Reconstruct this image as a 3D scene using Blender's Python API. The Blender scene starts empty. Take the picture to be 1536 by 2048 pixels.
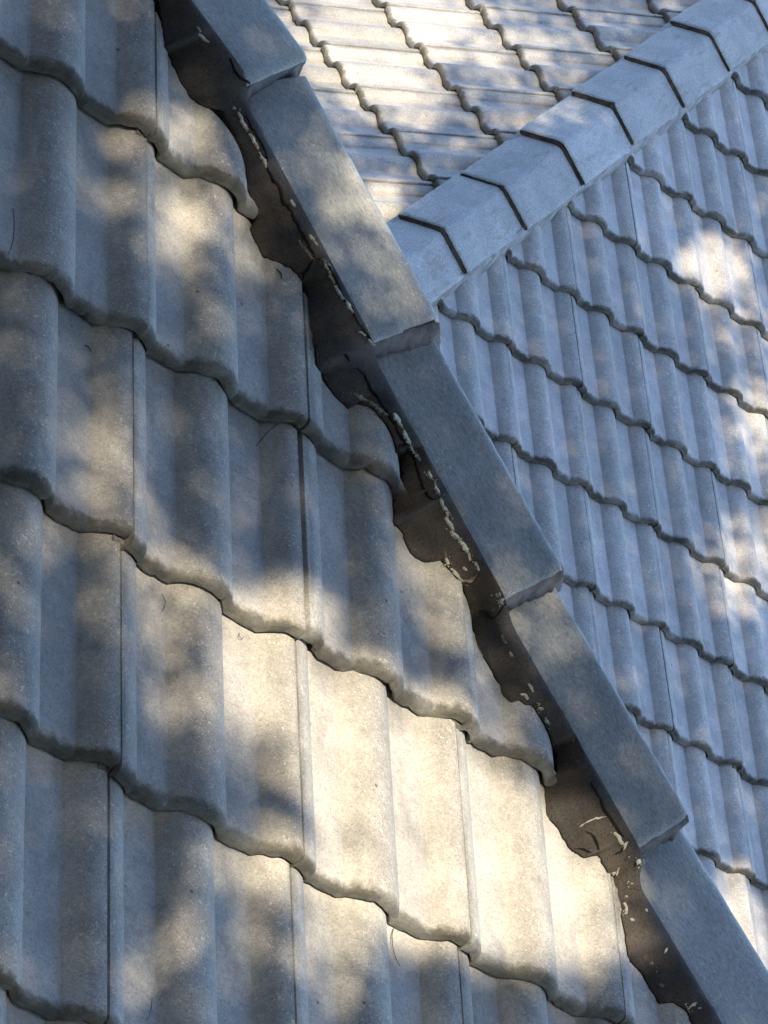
import bpy, bmesh, json, math, random
import numpy as np
from mathutils import Vector, Matrix

# ------------------------------------------------------------------ camera, sky, sun, exposure
ZC = 7.0                                   # camera height above the ground, metres
scene = bpy.context.scene
col = scene.collection
cam_right = Vector((0.694455, -0.368182, 0.618202))
cam_down = Vector((0.395431, -0.522506, -0.755395))
cam_fwd = Vector((0.601137, 0.769044, -0.217267))
cd = bpy.data.cameras.new('camera')
cam = bpy.data.objects.new('camera', cd)
col.objects.link(cam)
cd.sensor_fit = 'VERTICAL'
cd.sensor_height = 36.0
cd.lens = 7000.0 / 2048.0 * 36.0
cd.clip_start = 0.05
cd.clip_end = 2000.0
M = Matrix((cam_right, -cam_down, -cam_fwd)).transposed().to_4x4()
M.translation = Vector((0, 0, ZC))
cam.matrix_world = M
scene.camera = cam

SUN = Vector((-0.45, -0.62, 0.62)).normalized()      # towards the sun
world = bpy.data.worlds.new('World')
scene.world = world
world.use_nodes = True
wn = world.node_tree
bg = wn.nodes['Background']
sky = wn.nodes.new('ShaderNodeTexSky')
sky.sky_type = 'NISHITA'
sky.sun_disc = False
sky.sun_elevation = math.asin(SUN.z)
sky.sun_rotation = math.atan2(SUN.x, SUN.y)
sky.air_density = 1.0
sky.dust_density = 0.5
sky.ozone_density = 1.8
wn.links.new(sky.outputs[0], bg.inputs[0])
bg.inputs[1].default_value = 0.15
sd = bpy.data.lights.new('sun', 'SUN')
sd.energy = 2.35
sd.angle = math.radians(0.53)
sd.color = (1.0, 0.84, 0.60)
so = bpy.data.objects.new('sun', sd)
so.rotation_euler = SUN.to_track_quat('Z', 'Y').to_euler()
col.objects.link(so)
scene.view_settings.view_transform = 'Standard'
scene.view_settings.look = 'None'
scene.view_settings.gamma = 1.0
scene.view_settings.exposure = 2.25

# ------------------------------------------------------------------ survey of the roof (metres, camera foot as origin)
DATA = json.loads(r"""{"flakes":[[2.68,[[2.4996,4.2273,-0.7141],[2.5053,4.2201,-0.7165]]],[2.68,[[2.5043,4.2192,-0.7201],[2.5178,4.2208,-0.7219],[2.5241,4.2158,-0.7216]]],[3.36,[[2.5815,4.1531,-0.7706],[2.5858,4.1516,-0.7689]]],[4.7,[[2.5897,4.1471,-0.7698],[2.5945,4.1403,-0.7723],[2.598,4.1344,-0.7763],[2.6015,4.1304,-0.7778],[2.6064,4.1238,-0.7798]]],[4.03,[[2.6079,4.1191,-0.7817],[2.6113,4.1168,-0.7821],[2.6164,4.1138,-0.785],[2.6217,4.1094,-0.7875],[2.6269,4.1049,-0.7913]]],[3.36,[[2.6265,4.099,-0.7927],[2.6308,4.0926,-0.7954],[2.6353,4.089,-0.7964],[2.6375,4.0812,-0.8003],[2.644,4.0777,-0.8036]]],[3.36,[[2.6862,4.0513,-0.8164],[2.6919,4.049,-0.8184],[2.695,4.0439,-0.8202]]],[2.68,[[2.7187,4.0088,-0.8354],[2.7236,4.0026,-0.8368],[2.7305,3.9928,-0.8391]]],[1.48,[[2.7086,4.0049,-0.849],[2.7126,3.9976,-0.8518],[2.7178,3.9913,-0.8524],[2.721,3.9872,-0.8531],[2.7264,3.9821,-0.8558],[2.7305,3.978,-0.8555]]],[6.04,[[2.7384,3.9764,-0.8474],[2.7474,3.9697,-0.8482],[2.7557,3.964,-0.8517]]],[3.36,[[2.7424,3.9718,-0.8492],[2.7463,3.966,-0.8528],[2.7541,3.9637,-0.8553],[2.7574,3.9603,-0.8592],[2.7603,3.9528,-0.8609],[2.7622,3.948,-0.8627]]],[4.7,[[2.7638,3.9452,-0.8632],[2.7663,3.9381,-0.8663],[2.7704,3.932,-0.8673],[2.7737,3.9263,-0.869],[2.777,3.9217,-0.8699]]],[3.36,[[2.7776,3.9224,-0.8692],[2.7807,3.9178,-0.8708],[2.7835,3.9124,-0.8731],[2.7889,3.9064,-0.8755]]],[3.36,[[2.8097,3.8979,-0.8776],[2.8135,3.8922,-0.8801]]],[2.01,[[2.7983,3.8812,-0.8883],[2.8044,3.8807,-0.8868],[2.8095,3.8783,-0.8872]]],[2.68,[[2.8143,3.8745,-0.8884],[2.8209,3.8707,-0.8899],[2.8253,3.8686,-0.8904]]],[6.71,[[2.8264,3.8387,-0.9572],[2.8334,3.8367,-0.9567],[2.8385,3.835,-0.9566],[2.843,3.8333,-0.9561],[2.8488,3.8306,-0.9541]]],[6.71,[[2.8505,3.8293,-0.9535],[2.8555,3.8244,-0.9528],[2.8619,3.8185,-0.9529],[2.866,3.8155,-0.9524],[2.871,3.811,-0.9524],[2.8755,3.809,-0.9519]]],[7.38,[[2.8817,3.8109,-0.945],[2.8864,3.806,-0.9472],[2.8898,3.8028,-0.949],[2.8937,3.7984,-0.9515],[2.898,3.7939,-0.9535]]],[8.05,[[2.8994,3.7924,-0.9544],[2.9027,3.7875,-0.9569],[2.9065,3.7817,-0.9602],[2.9103,3.7767,-0.9618],[2.9204,3.7796,-0.9658]]],[6.04,[[2.9213,3.781,-0.9679],[2.9314,3.7837,-0.9719],[2.934,3.7783,-0.9713],[2.9378,3.7676,-0.9733]]],[4.03,[[2.9465,3.7503,-0.9766],[2.9532,3.7423,-0.981]]],[4.7,[[2.9566,3.7337,-0.9839],[2.962,3.7315,-0.9866],[2.965,3.7208,-0.9894]]],[5.37,[[2.9643,3.7131,-0.9913],[2.9732,3.7099,-0.9978],[2.9798,3.7037,-0.9998],[2.9817,3.6968,-1.0046]]],[5.37,[[2.9791,3.6971,-1.0069],[2.9852,3.6897,-1.0085],[2.9893,3.6842,-1.0106],[2.9915,3.68,-1.0134]]],[5.37,[[2.9883,3.6803,-1.0161],[2.997,3.6741,-1.0164],[3.0032,3.6708,-1.0175]]],[6.04,[[3.0027,3.6707,-1.0183],[3.0117,3.6641,-1.0204],[3.0181,3.6566,-1.0237]]],[4.7,[[3.0189,3.6558,-1.0231],[3.0212,3.6515,-1.0268],[3.0237,3.6481,-1.0295]]],[4.03,[[2.9951,3.6711,-1.0425],[3.0046,3.6701,-1.0485]]],[6.04,[[3.0043,3.67,-1.05],[3.0084,3.6608,-1.0538]]],[4.03,[[3.0118,3.6559,-1.0553],[3.0163,3.6512,-1.0555],[3.0218,3.6447,-1.0571],[3.0365,3.6453,-1.0607]]],[4.7,[[3.0369,3.6444,-1.0579],[3.0413,3.6396,-1.0494],[3.0399,3.6382,-1.0399]]],[3.36,[[3.0211,3.6484,-1.043],[3.0255,3.6431,-1.0434]]],[3.36,[[3.028,3.6438,-1.027],[3.031,3.6398,-1.0287],[3.0375,3.6367,-1.0327]]],[8.05,[[3.0701,3.6001,-1.0461],[3.0765,3.5974,-1.0474]]],[2.01,[[3.1003,3.5852,-1.0823],[3.1042,3.5791,-1.0863],[3.1082,3.5747,-1.087]]],[2.68,[[3.1142,3.5661,-1.0929],[3.1195,3.5603,-1.095]]],[3.36,[[3.1349,3.5155,-1.123],[3.1398,3.5113,-1.1198],[3.1443,3.5061,-1.1218]]],[2.68,[[3.1431,3.5256,-1.1074],[3.1465,3.5188,-1.1084],[3.1483,3.5125,-1.1109]]],[4.03,[[3.1601,3.4965,-1.1219],[3.1658,3.4931,-1.12]]],[4.03,[[3.1717,3.483,-1.1282],[3.1776,3.4789,-1.1295]]],[4.7,[[3.2894,3.3569,-1.1831],[3.2949,3.3489,-1.1839],[3.299,3.3452,-1.186],[3.3041,3.3426,-1.1882]]],[8.05,[[3.323,3.3217,-1.1907],[3.3298,3.3207,-1.1923]]],[6.71,[[3.3106,3.3299,-1.228],[3.316,3.3304,-1.2245],[3.3107,3.3261,-1.2157]]],[4.03,[[3.336,3.3154,-1.2231],[3.3377,3.3125,-1.2223]]],[3.36,[[3.3322,3.3033,-1.2387],[3.3342,3.3007,-1.2395]]],[4.7,[[3.3331,3.2967,-1.2461],[3.3348,3.2897,-1.2484],[3.3317,3.2782,-1.2519]]],[2.68,[[3.3547,3.28,-1.2338],[3.3574,3.2764,-1.2352]]],[2.68,[[3.3371,3.272,-1.2528],[3.3413,3.2681,-1.2523]]],[2.68,[[3.3949,3.2398,-1.256],[3.3933,3.2346,-1.2631]]],[4.03,[[3.3814,3.2321,-1.2816],[3.3847,3.2299,-1.2835]]],[2.68,[[3.3992,3.2098,-1.296],[3.4046,3.2062,-1.2961]]],[5.37,[[3.437,3.1734,-1.2969],[3.44,3.1766,-1.2894],[3.4429,3.1771,-1.2846]]],[3.36,[[3.4473,3.1713,-1.2866],[3.4497,3.1692,-1.2861]]],[2.01,[[3.2577,3.3788,-1.1991],[3.2616,3.3784,-1.1908],[3.2657,3.377,-1.1845],[3.2695,3.3757,-1.1803],[3.2747,3.3742,-1.1749]]],[2.01,[[3.2547,3.3787,-1.2065],[3.2565,3.3794,-1.2006]]],[3.36,[[3.3065,3.3427,-1.1817],[3.3061,3.3404,-1.188],[3.3062,3.3377,-1.1926]]]],"cracks":[[2.68,[[2.6004,4.1439,-0.7673],[2.6049,4.1381,-0.7702],[2.61,4.1332,-0.7718],[2.6123,4.128,-0.7744],[2.6168,4.1233,-0.7752],[2.6199,4.1181,-0.7786],[2.6253,4.1157,-0.78],[2.629,4.112,-0.7821],[2.6337,4.1103,-0.7843],[2.6349,4.1034,-0.7859],[2.6385,4.095,-0.791],[2.6414,4.089,-0.7939]]],[3.36,[[2.6377,4.0827,-0.7997],[2.642,4.0783,-0.802],[2.6486,4.0764,-0.8051],[2.6521,4.0697,-0.8069],[2.6608,4.0695,-0.8104],[2.6673,4.0647,-0.8117],[2.67,4.0597,-0.8155],[2.673,4.0564,-0.8185],[2.6762,4.0527,-0.823],[2.68,4.0505,-0.8249],[2.6881,4.0477,-0.8262],[2.6923,4.0382,-0.8282],[2.6956,4.0331,-0.8303],[2.6981,4.0289,-0.8325],[2.7035,4.0228,-0.8345],[2.7062,4.0172,-0.838],[2.7094,4.0133,-0.8392],[2.713,4.0083,-0.841],[2.716,4.0037,-0.843],[2.7202,3.9963,-0.8448],[2.7212,3.9928,-0.8474],[2.7264,3.9857,-0.8492],[2.7304,3.9796,-0.8542]]],[2.68,[[2.7304,3.9792,-0.8548],[2.7364,3.9759,-0.8514],[2.7397,3.977,-0.8469],[2.744,3.9727,-0.8485],[2.7476,3.9692,-0.8495],[2.7516,3.9638,-0.8513],[2.7577,3.9638,-0.8556],[2.7613,3.9569,-0.8563],[2.7636,3.9522,-0.858],[2.766,3.9474,-0.8599],[2.769,3.9411,-0.8625],[2.7713,3.9344,-0.8657],[2.7733,3.9304,-0.8671],[2.7766,3.9234,-0.8699],[2.7826,3.9189,-0.8706],[2.7883,3.9139,-0.8721],[2.7909,3.9052,-0.8766],[2.795,3.8978,-0.8797],[2.7991,3.8917,-0.8824],[2.804,3.8901,-0.8825],[2.8095,3.8839,-0.8849],[2.8158,3.8808,-0.886],[2.8207,3.8741,-0.8889],[2.8258,3.871,-0.8903]]],[3.36,[[2.7299,3.9801,-0.8542],[2.7287,3.9775,-0.8609],[2.7293,3.9748,-0.8661],[2.7287,3.9737,-0.8723],[2.7274,3.9731,-0.8782],[2.7294,3.9676,-0.8858]]],[2.68,[[2.7848,3.8548,-0.919],[2.7944,3.8573,-0.9214],[2.8128,3.8734,-0.9298],[2.818,3.8696,-0.9306],[2.8233,3.8651,-0.9309],[2.8304,3.8613,-0.9312],[2.8356,3.8589,-0.9314],[2.8406,3.8528,-0.9343],[2.8454,3.8478,-0.9369],[2.8488,3.8428,-0.9403],[2.8562,3.8388,-0.9414],[2.8605,3.8325,-0.9428],[2.8628,3.8278,-0.945],[2.8665,3.8231,-0.9465],[2.87,3.8188,-0.9475],[2.8732,3.8141,-0.9487],[2.8762,3.8102,-0.9509],[2.8797,3.806,-0.9534],[2.886,3.8014,-0.9551],[2.8892,3.7987,-0.9562],[2.8924,3.7935,-0.9601],[2.8964,3.7901,-0.9617],[2.899,3.7857,-0.9634],[2.9044,3.7808,-0.9645],[2.9072,3.7767,-0.9661],[2.9169,3.7798,-0.9714],[2.9298,3.7873,-0.9754],[2.9321,3.782,-0.9769],[2.9334,3.7743,-0.9787]]],[2.01,[[2.9337,3.7731,-0.9787],[2.9353,3.7692,-0.982],[2.9378,3.7636,-0.9838],[2.939,3.7549,-0.9868],[2.94,3.7501,-0.9902],[2.9437,3.7464,-0.9915],[2.9474,3.743,-0.9958],[2.9463,3.733,-0.997],[2.9488,3.729,-0.9979],[2.9548,3.7278,-1.0018],[2.9564,3.713,-0.9982],[2.965,3.7159,-0.991]]],[2.68,[[3.0585,3.6153,-1.0795],[3.0644,3.6112,-1.0738],[3.0751,3.6104,-1.074],[3.0795,3.6042,-1.0743],[3.0867,3.6036,-1.0719],[3.0848,3.6018,-1.0655],[3.0804,3.5968,-1.0554],[3.0782,3.5947,-1.0482],[3.0778,3.5942,-1.0429]]],[2.68,[[3.2486,3.4136,-1.1549],[3.2511,3.4085,-1.1565],[3.2555,3.4031,-1.1577],[3.2591,3.3977,-1.1604],[3.2639,3.3934,-1.1621],[3.2674,3.3883,-1.166],[3.2698,3.3845,-1.1689],[3.2734,3.3798,-1.1703],[3.2807,3.3724,-1.172],[3.2855,3.3666,-1.1742],[3.2889,3.363,-1.1756],[3.2923,3.3592,-1.1773],[3.297,3.3523,-1.1789],[3.3011,3.3473,-1.1796]]],[1.68,[[3.2623,3.373,-1.2074],[3.2669,3.3683,-1.2055],[3.2721,3.3643,-1.2049],[3.2765,3.3605,-1.2073],[3.2792,3.3542,-1.2102],[3.2809,3.3496,-1.2132],[3.2888,3.3514,-1.2196]]],[1.68,[[3.3005,3.341,-1.2079],[3.3027,3.3395,-1.2025],[3.305,3.3376,-1.1975],[3.3056,3.3406,-1.1909]]],[2.01,[[2.5551,4.1977,-0.7212],[2.56,4.1918,-0.7244],[2.5622,4.189,-0.7261],[2.565,4.1841,-0.7293],[2.5721,4.1785,-0.7309],[2.5777,4.1751,-0.7323],[2.5851,4.1725,-0.7306],[2.5937,4.1748,-0.7315]]],[1.68,[[3.2614,3.3659,-1.2351],[3.2653,3.3641,-1.2308],[3.2687,3.3614,-1.2272],[3.2717,3.3567,-1.2253],[3.275,3.3518,-1.2242],[3.2869,3.351,-1.2201]]]],"twigs":[[1.6,[[2.2224,3.8474,-0.9801],[2.2238,3.8269,-0.9896],[2.2216,3.8021,-1.0009],[2.2174,3.778,-1.0136],[2.2161,3.771,-1.0324],[2.214,3.7692,-1.0434]]],[1.6,[[2.6652,3.7166,-1.06],[2.6755,3.7314,-1.0529],[2.6818,3.7409,-1.0417],[2.6883,3.7457,-1.0334],[2.6948,3.7499,-1.0265]]],[1.4,[[2.9101,3.1605,-1.3679],[2.9033,3.1489,-1.3735],[2.9025,3.1333,-1.3808],[2.9062,3.1191,-1.3872],[2.9153,3.1115,-1.3907]]],[1.2,[[2.5039,3.4502,-1.2136],[2.5077,3.4411,-1.2177],[2.5064,3.4321,-1.2219],[2.5017,3.4238,-1.2258]]],[1.2,[[2.4839,2.9361,-1.4799],[2.4801,2.9217,-1.4867],[2.4748,2.9058,-1.4943]]],[2.6,[[2.3625,3.7304,-1.0587],[2.3675,3.7274,-1.06],[2.3726,3.7262,-1.0605]]],[3.6,[[2.6925,3.9821,-0.8975],[2.6959,3.9727,-0.8988],[2.6976,3.9636,-0.9014]]],[1.3,[[2.638,3.4493,-1.2117],[2.6347,3.4422,-1.2149],[2.64,3.4408,-1.2156],[2.6457,3.4473,-1.2124]]]],"off":{"-2,-2":[-0.0001,0.0005],"-2,-1":[-0.0,0.0006],"-2,0":[0.0002,0.0002],"-2,1":[0.0003,-0.0002],"-2,2":[0.0001,-0.0],"-2,3":[-0.0001,0.0004],"-2,4":[-0.0001,0.0003],"-2,5":[-0.0,0.0001],"-2,6":[-0.0,0.0],"-2,7":[0.0,0.0],"-1,-2":[-0.0002,0.0008],"-1,-1":[-0.0003,0.0014],"-1,0":[-0.0,0.0012],"-1,1":[0.0013,-0.0012],"-1,2":[-0.0001,0.0001],"-1,3":[-0.0003,0.0012],"-1,4":[0.0,0.0001],"-1,5":[0.0001,-0.0001],"-1,6":[0.0,-0.0],"-1,7":[0.0,-0.0],"0,-2":[-0.0004,0.001],"0,-1":[-0.0006,0.0021],"0,0":[-0.0014,0.0051],"0,1":[0.0057,-0.0054],"0,2":[-0.0012,0.0009],"0,3":[-0.0009,0.0047],"0,4":[0.0004,-0.0012],"0,5":[0.0001,-0.0004],"0,6":[0.0,-0.0001],"0,7":[0.0,-0.0],"1,-2":[-0.0004,0.0006],"1,-1":[-0.0006,0.001],"1,0":[-0.0013,0.0001],"1,1":[-0.006,-0.0027],"1,2":[-0.0029,-0.0056],"1,3":[0.0003,-0.0003],"1,4":[0.0001,-0.0001],"1,5":[0.0001,-0.0001],"1,6":[0.0,-0.0001],"1,7":[0.0,-0.0],"2,-2":[-0.0003,0.0002],"2,-1":[-0.0005,0.0001],"2,0":[-0.0008,-0.0004],"2,1":[0.0004,0.0001],"2,2":[0.0086,0.005],"2,3":[0.0001,-0.0001],"2,4":[-0.0,-0.0],"2,5":[-0.0,-0.0],"2,6":[-0.0,-0.0],"2,7":[-0.0,-0.0],"3,-2":[-0.0001,0.0001],"3,-1":[-0.0001,-0.0],"3,0":[0.0002,0.0],"3,1":[0.0013,0.0007],"3,2":[0.0013,0.0009],"3,3":[-0.0025,-0.0003],"3,4":[-0.0008,-0.0001],"3,5":[-0.0002,-0.0],"3,6":[-0.0001,0.0],"3,7":[-0.0,0.0],"4,-2":[-0.0,0.0],"4,-1":[0.0001,0.0],"4,0":[0.0003,0.0001],"4,1":[0.0005,0.0003],"4,2":[-0.0001,0.0002],"4,3":[-0.001,-0.0],"4,4":[-0.0007,-0.0],"4,5":[-0.0003,0.0],"4,6":[-0.0001,0.0],"4,7":[-0.0001,0.0],"5,-2":[0.0,0.0],"5,-1":[0.0001,0.0001],"5,0":[0.0002,0.0001],"5,1":[0.0002,0.0002],"5,2":[-0.0,0.0001],"5,3":[-0.0003,0.0001],"5,4":[-0.0004,0.0],"5,5":[-0.0002,0.0],"5,6":[-0.0001,0.0],"5,7":[-0.0001,0.0]},"caps":[[[2.4894,4.2612,-0.6944],[2.5945,4.172,-0.7292],0.17000000000000007],
[[2.6106,4.1788,-0.7594],[2.8252,3.8754,-0.8893],0.14000000000000004],
[[2.8538,3.8962,-0.9114],[3.0728,3.5979,-1.0384],0.12200000000000003],
[[3.1119,3.6083,-1.0661],[3.3225,3.3353,-1.1792],0.094],
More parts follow.
